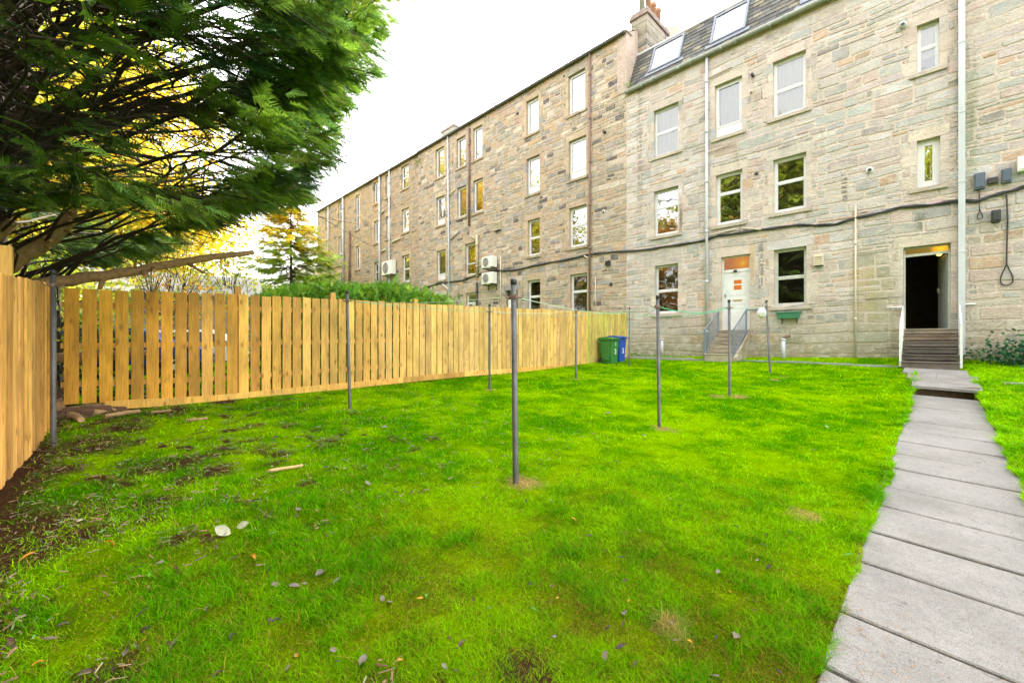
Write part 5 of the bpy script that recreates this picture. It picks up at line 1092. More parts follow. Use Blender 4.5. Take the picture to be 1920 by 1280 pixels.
# ------------------------------------------------------------------ the great overhanging conifer
def conifer():
    T0 = np.array((-11.6, -1.9)); bz = g(*T0); t = thing('cypress_tree', 'huge overhanging cypress at left, bare tangled branches inside and feathery green sprays outside', 'tree', (T0[0], T0[1], bz), 'conifers')
    pr2 = random.Random(42); rg = np.random.default_rng(42); limbs, twigs = MB(), MB(); P, D, S_, C = [], [], [], []
    trunks = []
    for (dx, dy, H, r_, lx, ly) in ((0, 0, 17, .32, .02, .03), (.4, -.4, 15, .2, .05, .02), (-.5, .4, 15, .22, .0, .05), (.1, .4, 13, .15, .03, .10), (.5, .1, 12, .14, .10, .05)):
        pts = [Vector((T0[0] + dx + lx * z, T0[1] + dy + ly * z, bz - .2 + z)) for z in np.linspace(0, H, 9)]; limbs.tube(pts, [r_ * (1 - .8 * f_) for f_ in np.linspace(0, 1, 9)], 10); trunks.append((pts, H, lx, ly))
    def reach(h_, th_):    # how far the crown spreads at height h over the camera, per direction
        base = np.interp(h_, [-.4, .6, 1.6, 2.6, 3.6, 4.8, 6.5, 8.5, 11, 14, 16], [3.2, 4.4, 5.6, 6.9, 7.5, 7.8, 8.5, 9.3, 8.4, 5.4, 2]); return base * (1 + .07 * math.sin(3 * th_ + h_ * 1.7) + .05 * math.sin(7 * th_ + 2 * h_))
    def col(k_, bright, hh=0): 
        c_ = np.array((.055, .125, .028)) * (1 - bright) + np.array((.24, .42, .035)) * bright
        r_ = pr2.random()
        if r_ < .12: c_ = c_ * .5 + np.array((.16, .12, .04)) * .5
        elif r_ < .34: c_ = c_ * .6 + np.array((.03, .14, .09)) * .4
        sun_tint = min(.85, max(0, (hh - 7) * .2)); c_ = c_ * (1 - sun_tint) + np.array((.52, .56, .04)) * sun_tint; return c_ * pr2.uniform(.7, 1.25)  # golden with height: the sunlit upper crown is put into the spray colour
    nl = 265
    def inside(p, slack=0):      # the outline of the crown as seen from the lawn
        c = CY * p[0] + SY * p[1]; z = -SY * p[0] + CY * p[1]
        if z < 1.5: return c < -1.2
        x, y = 960 + F * c / z, 640 - F * (p[2] - CZ) / z
        xb = np.interp(y, [-900, -300, 0, 60, 130, 170, 230, 300, 345, 385, 395, 470, 505], [900, 820, 725, 690, 670, 625, 590, 585, 555, 520, 400, 270, 150]); return x < xb + slack and (y < 500)
    for k_ in range(nl):
        h_ = 1.1 + 13.3 * (k_ / nl) ** 1.12 + pr2.uniform(-.2, .2)
        if h_ < 1.5: th_ = pr2.uniform(R(38), R(110)) if pr2.random() < .7 else pr2.uniform(0, 6.283)
        else: th_ = pr2.uniform(R(-38), R(78)) if pr2.random() < .80 else pr2.uniform(0, 6.283)
        L = max(1., reach(h_, th_)) * pr2.uniform(.78, 1.04); pts_, H, lx, ly = pr2.choice(trunks); z0 = max(.4, (h_ + CZ - bz) - L * .26)
        f_ = min(.98, z0 / H); i0 = f_ * 8; A_ = pts_[int(i0)].lerp(pts_[min(8, int(i0) + 1)], i0 % 1)
        off = Vector((A_.x - T0[0], A_.y - T0[1], 0)); dd = Vector((math.cos(th_), math.sin(th_), 0)); E = Vector((T0[0] + dd.x * L, T0[1] + dd.y * L, h_ + CZ)); sd_ = dd.cross(Vector((0, 0, 1)))
        sl_ = pr2.gauss(4, 24)
        while L > 1.2 and not inside(E + dd * .3, sl_): L *= .95; E = Vector((T0[0] + dd.x * L, T0[1] + dd.y * L, h_ + CZ))
        if L <= 1.25: continue
        bow = pr2.uniform(-.4, .4); n1 = 8; pts = []
        for i in range(n1 + 1):
            s_ = i / n1; q = A_.lerp(E, s_); q = q + sd_ * bow * math.sin(s_ * math.pi) * .9 + Vector((0, 0, math.sin(s_ * math.pi) * L * (.03 + .04 * pr2.random()))) ; q = q + Vector((pr2.gauss(0, .045), pr2.gauss(0, .045), pr2.gauss(0, .045))) * min(1, i); pts.append(q)
        r0 = pr2.uniform(.028, .055) * (1.7 if k_ % 7 == 0 else .8) * (.75 if h_ < 3.3 else 1); limbs.tube(pts, [r0 * (1 - .9 * i / n1) + .006 for i in range(n1 + 1)], 6, cap=False)
        low = h_ < 3.3
        for j_ in range(17 if not low else 15):
            s_ = pr2.uniform(.10, 1.0); i0 = s_ * n1; b0 = pts[int(min(i0, n1 - 1))].lerp(pts[min(n1, int(i0) + 1)], i0 % 1); ang = R(pr2.uniform(18, 62)) * pr2.choice((-1, 1)); d2 = (dd * math.cos(ang) + sd_ * math.sin(ang) + Vector((0, 0, pr2.uniform(-.28, .38)))).normalized()
            L2 = pr2.uniform(.6, 1.9) * (.55 + .45 * (1 - abs(s_ - .5))); e2 = b0 + d2 * L2 + Vector((0, 0, -.10 * L2 * L2)); m2 = b0.lerp(e2, .5) + Vector((pr2.gauss(0, .05), pr2.gauss(0, .05), pr2.gauss(0, .05)))
            cz_ = -SY * m2.x + CY * m2.y; mx_, my_ = 960 + F * (CY * m2.x + SY * m2.y) / max(.5, cz_), 640 - F * (m2.z - CZ) / max(.5, cz_)
            if (mx_ < 340 and my_ > 385 and cz_ < 8.8) or my_ > 490: continue
            twigs.tube([b0, m2, e2], [.016, .010, .004], 4, cap=False)
            for w in range(2): a2 = b0.lerp(e2, pr2.uniform(.2, .9)); twigs.tube([a2, a2 + (d2 + Vector((pr2.gauss(0, .5), pr2.gauss(0, .5), pr2.gauss(0, .4)))) * pr2.uniform(.25, .7)], [.006, .003], 3, cap=False)
            out = s_ if not low else s_ * .6 + .45
            if out > .50 + pr2.uniform(-.10, .16):
                m_ = int((25 if low else 19) * min(1.5, (out - .3) * 2.6))
                for w in range(m_):
                    s3 = pr2.uniform(.1, 1.05); pp = b0.lerp(e2, s3) + Vector((pr2.gauss(0, .08), pr2.gauss(0, .08), pr2.gauss(0, .06))); q = (d2 * .8 + dd * .5 + Vector((pr2.gauss(0, .45), pr2.gauss(0, .45), pr2.gauss(-.12, .25))))
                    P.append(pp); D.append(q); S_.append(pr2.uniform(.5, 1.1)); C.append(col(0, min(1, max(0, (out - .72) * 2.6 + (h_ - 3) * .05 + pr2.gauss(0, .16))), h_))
            elif pr2.random() < .10:
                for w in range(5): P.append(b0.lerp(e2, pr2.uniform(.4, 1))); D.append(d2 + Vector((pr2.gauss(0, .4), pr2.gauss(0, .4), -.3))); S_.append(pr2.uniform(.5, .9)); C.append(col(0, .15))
        for w in range(26):    # leading shoot
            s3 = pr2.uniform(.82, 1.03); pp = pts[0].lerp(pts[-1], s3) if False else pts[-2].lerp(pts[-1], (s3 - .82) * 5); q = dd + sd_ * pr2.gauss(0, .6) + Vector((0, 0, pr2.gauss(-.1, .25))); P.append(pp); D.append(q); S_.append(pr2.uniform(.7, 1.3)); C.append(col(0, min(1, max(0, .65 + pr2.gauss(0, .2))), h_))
    P, D, S_, C = np.array(P), np.array(D), np.array(S_), np.array(C)
    # clear air in front of the lens and over the tenement side of the lawn stays clear
    def proj(q): c = CY * q[:, 0] + SY * q[:, 1]; z = np.maximum(.3, -SY * q[:, 0] + CY * q[:, 1]); return 960 + F * c / z, 640 - F * (q[:, 2] - CZ) / z
    tipx, tipy = proj(P + D / np.linalg.norm(D, axis=1, keepdims=True) * S_[:, None] * .3)
    near = (np.hypot(P[:, 0], P[:, 1]) > 3.2) & np.array([inside(q, 34) for q in P])
    near &= (tipy < 505)
    pz_ = -SY * P[:, 0] + CY * P[:, 1]; near &= ~((tipx < 260) & (tipy > 385) & (pz_ < 8.3))
    # the shaded heart of the tree carries few green sprays
    px_, py_ = proj(P); hollow = np.exp(-(((px_ - 150) / 290) ** 4 + ((py_ - 165) / 170) ** 4)); near &= rg.random(len(P)) > hollow * .80
    hollow = np.exp(-(((px_ - 350) / 110) ** 4 + ((py_ - 300) / 90) ** 4)); near &= rg.random(len(P)) > hollow * .8
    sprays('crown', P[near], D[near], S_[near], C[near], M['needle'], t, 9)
    limbs.build('trunk', M['bark'], t, True); twigs.build('twigs', M['bark'], t)
    print('sprays', near.sum())
conifer()

# ------------------------------------------------------------------ logs, cut trunk, sticks
def log(name, label, pts, rad, stubs, parent=None, cat='log', n_=12, group=None, mat='bark_log'):
    q = MB(); pts = [Vector(p) for p in pts]; fine, fr_ = [], []; p2 = random.Random(len(label))
    for a, b_, r0, r1 in zip(pts[:-1], pts[1:], rad[:-1], rad[1:]):
        for k_ in range(5): fine.append(a.lerp(b_, k_ / 5) + Vector((p2.gauss(0, 1), p2.gauss(0, 1), p2.gauss(0, 1))) * r0 * .06); fr_.append((r0 + (r1 - r0) * k_ / 5) * p2.uniform(.94, 1.07))
    fine.append(pts[-1]); fr_.append(rad[-1]); q.tube(fine, fr_, n_); o = q.build(name, M[mat], None, True)
    c = MB(); 
    for e, i, s_ in ((fine[-1], fine[-2], fr_[-1]), (fine[0], fine[1], fr_[0])): d_ = (e - i).normalized(); c.tube([e + d_ * .001, e + d_ * .006], s_ * .93, n_)
    c.build('cut_end', M['cutwood'], o)
    for (s_, d_, L, r_) in stubs:
        i0 = s_ * (len(fine) - 1); b_ = fine[int(i0)].lerp(fine[min(len(fine) - 1, int(i0) + 1)], i0 % 1); d_ = Vector(d_).normalized(); k_ = MB(); k_.tube([b_, b_ + d_ * L * .6, b_ + d_ * L], [r_ * 1.2, r_, r_ * .85], 8); so = k_.build('branch_stub', M[mat], o, True); k_ = MB(); k_.tube([b_ + d_ * (L + .001), b_ + d_ * (L + .005)], r_ * .8, 8); k_.build('cut_end', M['cutwood'], so)
    return tag(o, label, cat, group)
U = -9.25
P = [at_u(x, y, U) for x, y in ((60, 533), (150, 523), (260, 507), (340, 492), (400, 482), (475, 473))]
dv = Vector(P[-1]) - Vector(P[0]); dv.normalize()
log('fallen_log', 'long mossy brown log lying over the fence corner, its end poking out right', P, [.088, .084, .072, .066, .058, .046], [(.28, (.5, -.2, -.8), .25, .035), (.42, (.6, .1, -.5), .2, .045), (.46, (.6, .1, -.3), .16, .035), (.62, (.8, .9, -.7), .4, .022), (.5, (.3, .8, -.6), .25, .012), (.1, (-.2, -.5, -1), .3, .03)])
A1 = [at_u(x, y, -9.6) for x, y in ((10, 500), (40, 480), (85, 455), (118, 425), (140, 402))]
log('cut_trunk', 'leaning sawn off trunk with short cut stubs beneath the cypress, behind the fence corner', A1, [.125, .12, .108, .10, .092], [(.93, (1, .2, .5), .16, .05), (.8, (1, .3, -.05), .30, .045), (.72, (.8, .5, -.3), .45, .012), (.5, (.8, .3, .05), .18, .03), (.45, (.9, .5, -.3), .22, .02), (.97, (.1, .1, 1), .22, .012)])
A1 = [at_u(x, y, -9.0) for x, y in ((-40, 465), (-5, 440), (24, 415))]
log('cut_trunk', 'short splintered branch end entering from the left edge above the fence post', A1, [.09, .08, .065], [(.8, (.6, .3, .1), .14, .02)])
GL = 'branches piled at the fence corner'
def onground(x, y, dz=.03): p = at_g(x, y); return (p[0], p[1], p[2] + dz)
for pts, r_, lb in (([(108, 773), (165, 765), (212, 758)], .035, 'reddish brown stick lying across the fence corner'), ([(112, 778), (180, 778), (215, 772)], .045, 'thicker brown branch just below the reddish stick'), ([(150, 772), (185, 769), (205, 766)], .05, 'stubby brown log end at the fence corner'), ([(198, 784), (238, 777), (262, 774)], .035, 'brown stick lying right of the bark pile'), ([(110, 768), (118, 760), (126, 756)], .08, 'round cut log end behind the pole in the fence corner'), ([(130, 782), (142, 785), (152, 792)], .05, 'pale cut log end at the front of the pile'), ([(285, 775), (305, 773), (320, 771)], .022, 'small dark stick at the foot of the gravel board'), ([(350, 790), (372, 788), (388, 786)], .022, 'dark stick lying alone in the grass near the fence')):
    log('stick', lb, [onground(x, y, r_ * .8) for x, y in pts], [r_, r_ * .95, r_ * .8], [], None, 'stick', 8, GL)
log('stick', 'pale peeled stick lying alone on the open lawn', [onground(x, y, .02) for x, y in ((505, 886), (535, 881), (567, 876))], [.018, .016, .015], [], None, 'stick', 7, None, 'cutwood')
q = MB(); 
for (x, y, w, h_) in ((158, 778, .3, .16),): 
    p = at_g(x, y); bm = bmesh.new(); bmesh.ops.create_icosphere(bm, subdivisions=4, radius=1)
    for v_ in bm.verts: k_ = 1 + .25 * math.sin(v_.co.x * 9) * math.sin(v_.co.y * 8 + 1) + random.uniform(-.07, .07); v_.co = Vector((v_.co.x * .16 * k_, v_.co.y * .42 * k_, v_.co.z * .09 * k_))
    me = bpy.data.meshes.new('bark_pile'); bm.to_mesh(me); bm.free(); me.materials.append(simple('shredded_bark', (.16, .085, .045), .95, .6, 45, bmp=.03)); o = bpy.data.objects.new('bark_pile', me); COLL.objects.link(o); o.location = (p[0] - .05, p[1], p[2] + .02); tag(o, 'heap of shredded reddish bark in the fence corner', 'bark', kind='stuff')

# ------------------------------------------------------------------ fallen leaves, each its own
def leafmesh(seed, broad):
    p2 = random.Random(seed); q = MB(); n1, n2 = 6, 4; L, Wd = 1., (.62 if broad else .34); curl = p2.uniform(.25, 1.0) * (.35 if broad else 1); tw = p2.uniform(-.6, .6); G_ = []
    for i in range(n1 + 1):
        s_ = i / n1; w = Wd * math.sin(math.pi * (s_ * .93 + .035)) ** .75 * p2.uniform(.85, 1.1); row = []
        for j_ in range(n2 + 1):
            c_ = (j_ / n2 - .5) * 2; z = curl * .38 * c_ * c_ * Wd + .22 * math.sin(s_ * 3.1) * curl + tw * .2 * c_ * s_; row.append(((s_ - .5) * L, c_ * w / 2, z))
        G_.append(row)
    for i in range(n1):
        for j_ in range(n2): q.face([G_[i][j_], G_[i + 1][j_], G_[i + 1][j_ + 1], G_[i][j_ + 1]])
    q.tube([(-.5, 0, .0), (-.68, .03, .03)], .018, 4); return q
LK = {'brown': ((.085, .042, .026), 'brown curled leaf lying in the grass', 0), 'grey': ((.20, .155, .125), 'pale grey brown leaf lying in the grass', 1), 'white': ((.48, .48, .34), 'broad whitish leaf lying upside down on the lawn at left', 1), 'yellow': ((.55, .26, .015), 'yellow orange leaf lying in the grass', 0), 'green': ((.10, .30, .02), 'fresh green dandelion leaf in the grass', 0), 'dark': ((.05, .035, .03), 'blackened leaf lying in the grass', 0)}
LM = {}
for k_, (c_, lb, br) in LK.items():
    mt = simple('fallen_leaf_' + k_, c_, .65, .3, 40, trans=.2); LM[k_] = []
    for i in range(3):
        o = leafmesh(hash(k_) % 97 + i * 7 if False else (len(k_) * 13 + i * 7), br).build('fallen_leaf', mt, None, True); LM[k_].append(o.data); bpy.data.objects.remove(o)
pts = [(418, 1008, 'white', 38), (456, 995, 'white', 28), (205, 1027, 'yellow', 30), (474, 1053, 'yellow', 26), (556, 1238, 'yellow', 26), (52, 1050, 'yellow', 28), (517, 1102, 'grey', 24), (600, 1080, 'grey', 26), (552, 1106, 'grey', 26), (632, 1095, 'grey', 20), (505, 1075, 'dark', 24), (390, 1145, 'grey', 22), (368, 1150, 'brown', 16), (264, 1157, 'brown', 22), (505, 1170, 'brown', 22), (118, 1180, 'grey', 30), (92, 1205, 'grey', 30), (30, 1150, 'dark', 18), (325, 1215, 'grey', 28), (20, 1215, 'brown', 40), (435, 1200, 'dark', 24), (410, 1272, 'brown', 30),
       (625, 1226, 'grey', 22), (730, 1135, 'grey', 22), (775, 1120, 'brown', 22), (800, 1125, 'green', 30), (680, 1245, 'grey', 30), (865, 1215, 'brown', 30), (955, 1241, 'brown', 18), (995, 1103, 'dark', 14), (1035, 1105, 'brown', 14), (1045, 1127, 'yellow', 12), (1000, 1150, 'green', 24), (1170, 1157, 'grey', 24), (1135, 1237, 'grey', 26), (1163, 1220, 'dark', 26), (1380, 1200, 'grey', 26), (1140, 1185, 'dark', 18), (690, 910, 'grey', 18), (650, 928, 'grey', 12), (660, 925, 'green', 12), (907, 937, 'grey', 12), (985, 943, 'dark', 10), (1035, 944, 'grey', 12), (1255, 939, 'grey', 12), (1275, 953, 'dark', 12), (1140, 872, 'brown', 14), (1138, 843, 'dark', 16), (1012, 875, 'brown', 14), (1083, 893, 'dark', 12),
       (1140, 777, 'grey', 16), (1208, 819, 'grey', 10), (1050, 738, 'brown', 8), (1080, 1031, 'brown', 12), (1135, 1040, 'brown', 22), (1165, 1050, 'dark', 16), (770, 930, 'dark', 10), (830, 985, 'dark', 12), (790, 1090, 'brown', 16), (1420, 1055, 'grey', 10), (1480, 1000, 'grey', 10), (1590, 1046, 'green', 22), (1408, 1132, 'green', 20), (1440, 1070, 'dark', 18), (1550, 802, 'white', 9), (1526, 846, 'grey', 8), (1620, 793, 'brown', 9), (1640, 822, 'yellow', 10), (1322, 980, 'dark', 10), (1380, 993, 'dark', 12), (1340, 1275, 'grey', 28), (160, 1270, 'brown', 30), (235, 1230, 'grey', 20), (210, 1165, 'grey', 14), (150, 980, 'white', 12), (170, 1000, 'green', 14), (280, 1085, 'green', 16), (268, 1210, 'yellow', 16), (330, 1072, 'brown', 20), (300, 1060, 'grey', 14), (610, 1010, 'brown', 14), (508, 968, 'brown', 16), (560, 960, 'grey', 14), (560, 823, 'grey', 16), (720, 803, 'grey', 16), (515, 824, 'brown', 14), (510, 877, 'white', 6), (620, 920, 'dark', 10), (750, 1010, 'dark', 12), (1200, 1000, 'grey', 8), (1700, 1230, 'green', 1)]
pr3 = random.Random(9)
for k_ in range(60):
    y_ = 860 + 410 * pr3.random() ** .7; x_ = pr3.uniform(30, 1500 - max(0, (y_ - 900)) * .1); pts.append((x_, y_, pr3.choice(['brown', 'grey', 'brown', 'dark', 'yellow', 'grey']), pr3.uniform(9, 20) * (.6 + (y_ - 860) / 700)))
def region(x, y):
    if y < 900: return 'in the grass left of the nearest pole' if x < 940 else ('in the grass between the pole bases' if x < 1350 else 'in the far grass by the paving')
    if x < 260: return 'in the lower left corner' if y > 1120 else 'beside the bare soil at left'
    if x < 480: return 'in the grass at bottom left' if y > 1120 else 'in the grass right of the bare soil'
    if x < 700: return 'in the grass left of bottom centre' if y > 1070 else 'in the grass right of the white leaves'
    if x < 1000: return 'in the grass below the nearest pole' if y > 1060 else 'in the grass around the nearest pole foot'
    if x < 1250: return 'in the grass right of bottom centre' if y > 1060 else 'in the grass right of the nearest pole'
    return 'in the grass left of the paving slabs'
for (x, y, k_, px) in pts:
    p = at_g(x, y); dz = -SY * p[0] + CY * p[1]; sz = px * dz / F * .80
    if px < 3: continue
    o = bpy.data.objects.new('fallen_leaf', pr3.choice(LM[k_])); COLL.objects.link(o); o.location = (p[0], p[1], p[2] + .018 + .08 * sz); o.scale = (sz, sz, sz); o.rotation_euler = (pr3.uniform(-.5, .5), pr3.uniform(-.5, .5), pr3.uniform(0, 6.28)); rg_ = region(x, y); stand = k_ == 'white' and px > 25
    if stand: o.rotation_euler = (R(58), R(25 if px > 30 else -20), R(45)); o.location.z += sz * .22; rg_ = ('in the grass, larger of the pair' if px > 30 else 'in the grass, smaller of the pair')
    tag(o, LK[k_][1].replace(' in the grass', '').replace(' on the lawn at left', '') + ' ' + rg_, 'leaf', k_ + ' leaves ' + rg_)
p = at_g(1885, 1172); o = bpy.data.objects.new('fallen_leaf', LM['brown'][0]); COLL.objects.link(o); o.location = (p[0], p[1], CZ - 1.5 - .03 + .02); o.scale = (.08, .08, .08); o.rotation_euler = (.2, .1, 2.6); tag(o, 'single crumpled brown leaf lying on the paving slabs at lower right', 'leaf')
# brown conifer needles littering the slabs: countless
r_ = np.random.default_rng(5); n_ = 420; nv_ = 1.2 + np.abs(r_.normal(0, 1, n_)) * 1.5; nu_ = -.37 + np.abs(r_.normal(0, .32, n_)); k_ = nu_ < .56; nu_, nv_ = nu_[k_], nv_[k_]; n_ = len(nu_)
nz_ = np.array([gp(v) - .03 * (u + .385) for u, v in zip(nu_, nv_)]) + .006; a_ = r_.uniform(0, 6.28, n_); L_ = r_.uniform(.01, .04, n_)
d_ = np.stack([np.cos(a_) * L_, np.sin(a_) * L_, r_.uniform(0, .004, n_)], 1); w_ = np.stack([-np.sin(a_), np.cos(a_), np.zeros(n_)], 1) * .0012; b_ = np.stack([nu_, nv_, nz_], 1)
V_ = np.stack([b_ - w_, b_ + w_, b_ + d_ + w_, b_ + d_ - w_], 1).reshape(-1, 3); C_ = np.tile((.42, .22, .10), (n_, 1)) * r_.uniform(.3, 1.2, (n_, 1))
tag(npmesh('needle_litter', V_, np.arange(n_ * 4).reshape(-1, 4), M['col'], None, C_), 'brown needles scattered along the left side of the paving', 'needles', kind='stuff')
# debris of twigs and clippings in the scuffed part of the lawn
n_ = 20000; cu_ = r_.uniform(-8.6, -1.5, n_); cv_ = r_.uniform(-.45, 5, n_); k_ = (dirt(cu_, cv_) > .25) | ((r_.random(n_) < .10) & (cu_ < -3)); cu_, cv_ = cu_[k_], cv_[k_]; n_ = len(cu_); a_ = r_.uniform(0, 6.28, n_); L_ = r_.uniform(.015, .07, n_)
d_ = np.stack([np.cos(a_) * L_, np.sin(a_) * L_, r_.uniform(-.005, .02, n_)], 1); w_ = np.stack([-np.sin(a_), np.cos(a_), r_.uniform(-1, 1, n_)], 1) * r_.uniform(.0012, .004, n_)[:, None]; b_ = np.stack([cu_, cv_, gz(cu_, cv_) + .03], 1)
V_ = np.stack([b_ - w_, b_ + w_, b_ + d_ + w_, b_ + d_ - w_], 1).reshape(-1, 3); pal = np.array([(.17, .08, .035), (.24, .13, .06), (.06, .035, .025), (.09, .17, .03), (.20, .17, .08)]); C_ = pal[r_.integers(0, 5, n_)] * r_.uniform(.6, 1.2, (n_, 1))
tag(npmesh('garden_debris', V_, np.arange(n_ * 4).reshape(-1, 4), M['col'], None, C_), 'bark chips, twigs and clippings scattered on the bare soil at left', 'debris', kind='stuff')

# ------------------------------------------------------------------ hedge, ivy, weeds
def bush(name, label, cat, P, D, S_, C, mat='needle', core=None):
    t = sprays(name, P, D, S_, C, M[mat], None, 4); tag(t, label, cat)
    return t
n_ = 15000; hv = r_.uniform(2.6, 8.6, n_); hu = -10.9 + r_.normal(0, .42, n_); tp = CZ + np.interp(hv, [2.6, 3.6, 6, 7.4, 8.6], [1.25, 1.62, 1.85, 1.6, .95]); hf = r_.random(n_) ** .6; hz = -.1 + CZ - .9 + (tp - (CZ - .9)) * hf - .22
C_ = np.where(r_.random((n_, 1)) < .35, np.array((.28, .46, .03)), np.array((.12, .32, .02))) * r_.uniform(.7, 1.3, (n_, 1)); D_ = np.stack([r_.normal(0, .35, n_), r_.normal(.1, .4, n_), r_.uniform(.4, 1.1, n_)], 1)
bush('hedge', 'bushy bright green hedge with upright shoots rising behind the long fence', 'hedge', np.stack([hu, hv, hz], 1), D_, r_.uniform(.32, .75, n_), C_)
n_ = 900; p0 = at_v(1915, 670, 15.7); q_ = r_.normal(0, 1, (n_, 3)) * (.42, .2, .24) + (p0[0] + .1, 15.85, g(1.6, 15.8) + .22); C_ = np.where(r_.random((n_, 1)) < .5, np.array((.02, .10, .055)), np.array((.05, .17, .05))) * r_.uniform(.6, 1.3, (n_, 1))
iv = leaves('ivy_bush', q_, .045, C_, M['leaf'], None, 7, .8); tag(iv, 'low dark green ivy bush at the wall foot on the far right', 'bush')
for (x, y, lb, rad) in ((1190, 655, 'small weeds growing at the wall foot beside the far clothes pole', .12), (1815, 672, 'weeds growing at the foot of the square white downpipe', .16)):
    p = at_v(x, y, 16.05); n_ = 120; q_ = r_.normal(0, 1, (n_, 3)) * (rad * 1.6, .06, rad * .5) + (p[0], 16.05, g(p[0], 16) + rad * .4); tag(leaves('weeds', q_, .03, np.tile((.10, .24, .03), (n_, 1)) * r_.uniform(.6, 1.4, (n_, 1)), M['leaf'], None, 8, .5), lb, 'weeds')
p = fx(1182, 170); n_ = 90; q_ = r_.normal(0, 1, (n_, 3)) * (.10, .05, .12) + (uB1 + .12, V0 - .12, zER + .35); tag(leaves('gutter_weeds', q_, .035, np.tile((.22, .34, .05), (n_, 1)) * r_.uniform(.6, 1.4, (n_, 1)), M['leaf'], None, 8, .4), 'tuft of weeds growing in the gutter end where the tenements meet', 'weeds')
n_ = 70; q_ = r_.normal(0, 1, (n_, 3)) * (.25, .05, .14) + (uB2 + .1, V0 - .12, zEL1 - .6); tag(leaves('gutter_weeds', q_, .06, np.tile((.25, .30, .05), (n_, 1)) * r_.uniform(.6, 1.4, (n_, 1)), M['leaf'], None, 8, .4), 'tuft of weeds under the gutter between the two brown tenements', 'weeds')
# dandelion rosettes etc. in the lawn
for (x, y) in ((1590, 1105), (835, 860), (525, 985)):
    pass

# ------------------------------------------------------------------ beyond the fence: pale roofed hall, cottage, cars, sleepers
def gable(uc, vc, lx, ly, zb_, zw, zr, rot, name, label, cat, wallc, roofc, ribs=True):
    t = thing(name, label, cat, (uc, vc, zb_)); Mx = Matrix.Translation((uc, vc, 0)) @ Matrix.Rotation(rot, 4, 'Z'); q = MB(); q.box(-lx, lx, -ly, ly, zb_, zw, wallc, Mx)
    for s_ in (-1, 1): q.face([Mx @ Vector(p) for p in ((s_ * lx, -ly, zw), (s_ * lx, ly, zw), (s_ * lx, 0, zr))], wallc)
    q.build('wall', M['col'], t); q = MB()
    for s_ in (-1, 1):
        nn = 26 if ribs else 1
        for k_ in range(nn):
            a, b_ = -lx - .2 + (2 * lx + .4) * k_ / nn, -lx - .2 + (2 * lx + .4) * (k_ + .93) / nn if ribs else lx + .2; kk = random.uniform(.9, 1.08)
            q.hexa([Mx @ Vector(p) for p in ((a, s_ * (ly + .25), zw - .08), (b_, s_ * (ly + .25), zw - .08), (b_, 0, zr + .02), (a, 0, zr + .02))][::s_], [Mx @ Vector(p) for p in ((a, s_ * (ly + .25), zw - .02), (b_, s_ * (ly + .25), zw - .02), (b_, 0, zr + .08), (a, 0, zr + .08))][::s_], tuple(c_ * kk for c_ in roofc))
    q.build('roof', M['col'], t); return t, Mx
p = at_z(300, 540, 21.5); t, Mx = gable(p[0], p[1], 4.2, 2.2, .3, CZ + 2.3, CZ + 3.45, R(80), 'garden_hall', 'low hall with a pale panelled roof beyond the long fence', 'hall', (.3, .22, .18), (.23, .225, .19))
p = at_z(380, 560, 26); t, Mx = gable(p[0], p[1], 2.1, 1.4, .3, CZ + 1.9, CZ + 2.5, R(78), 'garden_shed', 'small pale roofed shed right of the panelled hall', 'shed', (.5, .48, .42), (.24, .235, .21))
p = at_z(585, 530, 50); t, Mx = gable(p[0] - 1.2, p[1], 3.2, 2.6, .2, CZ + 7.3, CZ + 9.6, R(0), 'white_cottage', 'white rendered cottage with brown roof behind the end of the far tenement', 'cottage', (.8, .8, .8), (.25, .17, .12), False)
for uu in (-1.6, .2):
    q = MB(); q.box(uu, uu + .7, -2.66, -2.6, CZ + 5.0, CZ + 6.4, (.25, .30, .34), Mx); w = q.build('window', M['col'], t)
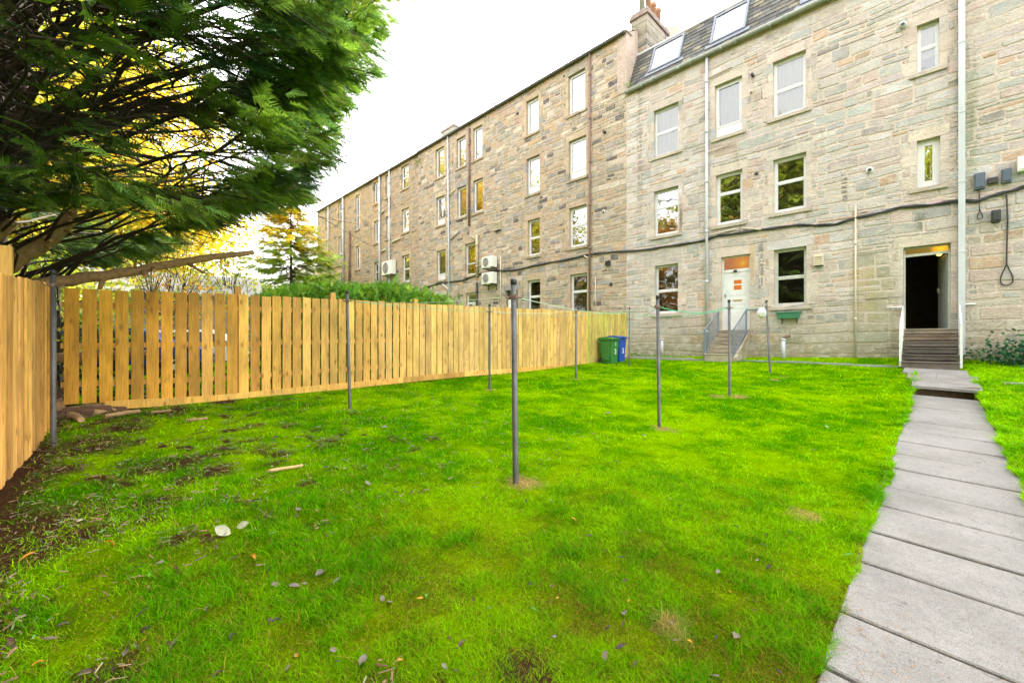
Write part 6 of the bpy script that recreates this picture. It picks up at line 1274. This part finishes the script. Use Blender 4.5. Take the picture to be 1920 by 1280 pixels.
# cars parked beyond the fence, seen in slivers through its gaps
def car(u, v, rot, col, label):
    z = g(u, v); t = thing('parked_car', label, 'car', (u, v, z), 'cars parked beyond the fence'); Mx = Matrix.Translation((u, v, z)) @ Matrix.Rotation(rot, 4, 'Z'); mt = simple('car_paint', col, .25, .05, 3)
    prof = [(-2.1, .35), (-2.15, .75), (-1.95, .95), (-1.2, 1.02), (1.15, .98), (1.95, .80), (2.12, .60), (2.1, .32)]; cab = [(-1.85, .96), (-1.45, 1.42), (.35, 1.46), (1.05, .99)]
    def ext(q, pr_, w0, w1=None):
        n1 = len(pr_); w1 = w1 or w0
        L_ = [Mx @ Vector((x, -w0 if z_ < 1.1 else -w1, z_)) for x, z_ in pr_]; R_ = [Mx @ Vector((x, w0 if z_ < 1.1 else w1, z_)) for x, z_ in pr_]; q.face(L_); q.face(R_[::-1])
        for i in range(n1): q.face([L_[i], L_[(i + 1) % n1], R_[(i + 1) % n1], R_[i]])
    q = MB(); ext(q, prof, .85); q.build('body', mt, t, bevel=.05); q = MB(); ext(q, cab, .80, .62); q.build('cabin', mt, t, bevel=.03)
    q = MB(); ext(q, [(-1.6, 1.0), (-1.35, 1.34), (.28, 1.38), (.85, 1.0)], .815, .665); q.build('window', M['black'], t)
    for x in (-1.35, 1.35):
        for s_ in (-1, 1):
            q = MB(); q.tube([Mx @ Vector((x, s_ * .68, .31)), Mx @ Vector((x, s_ * .87, .31))], .31, 18); w = q.build('wheel', M['black'], t, False); q = MB(); q.tube([Mx @ Vector((x, s_ * .872, .31)), Mx @ Vector((x, s_ * .88, .31))], .19, 14); q.build('rim', M['ac'], w)
    for s_ in (-1, 1): q = MB(); q.box(2.02, 2.13, s_ * .55 - .18, s_ * .55 + .18, .62, .76, (1, 1, 1), Mx); q.build('headlight', M['white'], t)
p = at_z(250, 640, 13.5); car(p[0], p[1], R(70), (.02, .05, .25), 'dark blue car glimpsed through the nearer gaps of the long fence')
p = at_z(385, 640, 16); car(p[0], p[1], R(70), (.75, .75, .75), 'white car glimpsed through the fence gaps near its first tall post')
p = at_z(640, 640, 19.5); 
log('sleeper_wall', 'low weathered timber edging behind the gap at the fence corner', [at_u(x, y, -9.9) for x, y in ((95, 672), (180, 668), (290, 664))], [.09, .09, .09], [], None, 'timber edging')
n_ = 900; q_ = r_.normal(0, 1, (n_, 3)) * (.25, .9, .35) + (-10.0, .4, CZ - .85); tag(leaves('leaf_heap', q_, .06, np.tile((.035, .03, .03), (n_, 1)) * r_.uniform(.4, 2.2, (n_, 1)), M['col'], None, 8, .6), 'dark heap of brushwood and leaves behind the near end of the long fence', 'brushwood', kind='stuff')
# distant tree line closing the horizon
n_ = 26000; a_ = r_.uniform(R(20), R(120), n_); rr_ = r_.uniform(85, 95, n_); bh = 5 + 3 * np.sin(a_ * 9) + 2 * np.sin(a_ * 23 + 1); q_ = np.stack([-rr_ * np.sin(a_), rr_ * np.cos(a_), r_.random(n_) * bh], 1); pal = np.array(YG + GRN + ORG)
tag(leaves('distant_wood', q_, .55, pal[(a_ * 12).astype(int) % len(pal)] * r_.uniform(.6, 1.2, (n_, 1)), M['leaf'], None, 9, .7), 'far off belt of autumn trees closing the horizon at left', 'wood', kind='stuff')
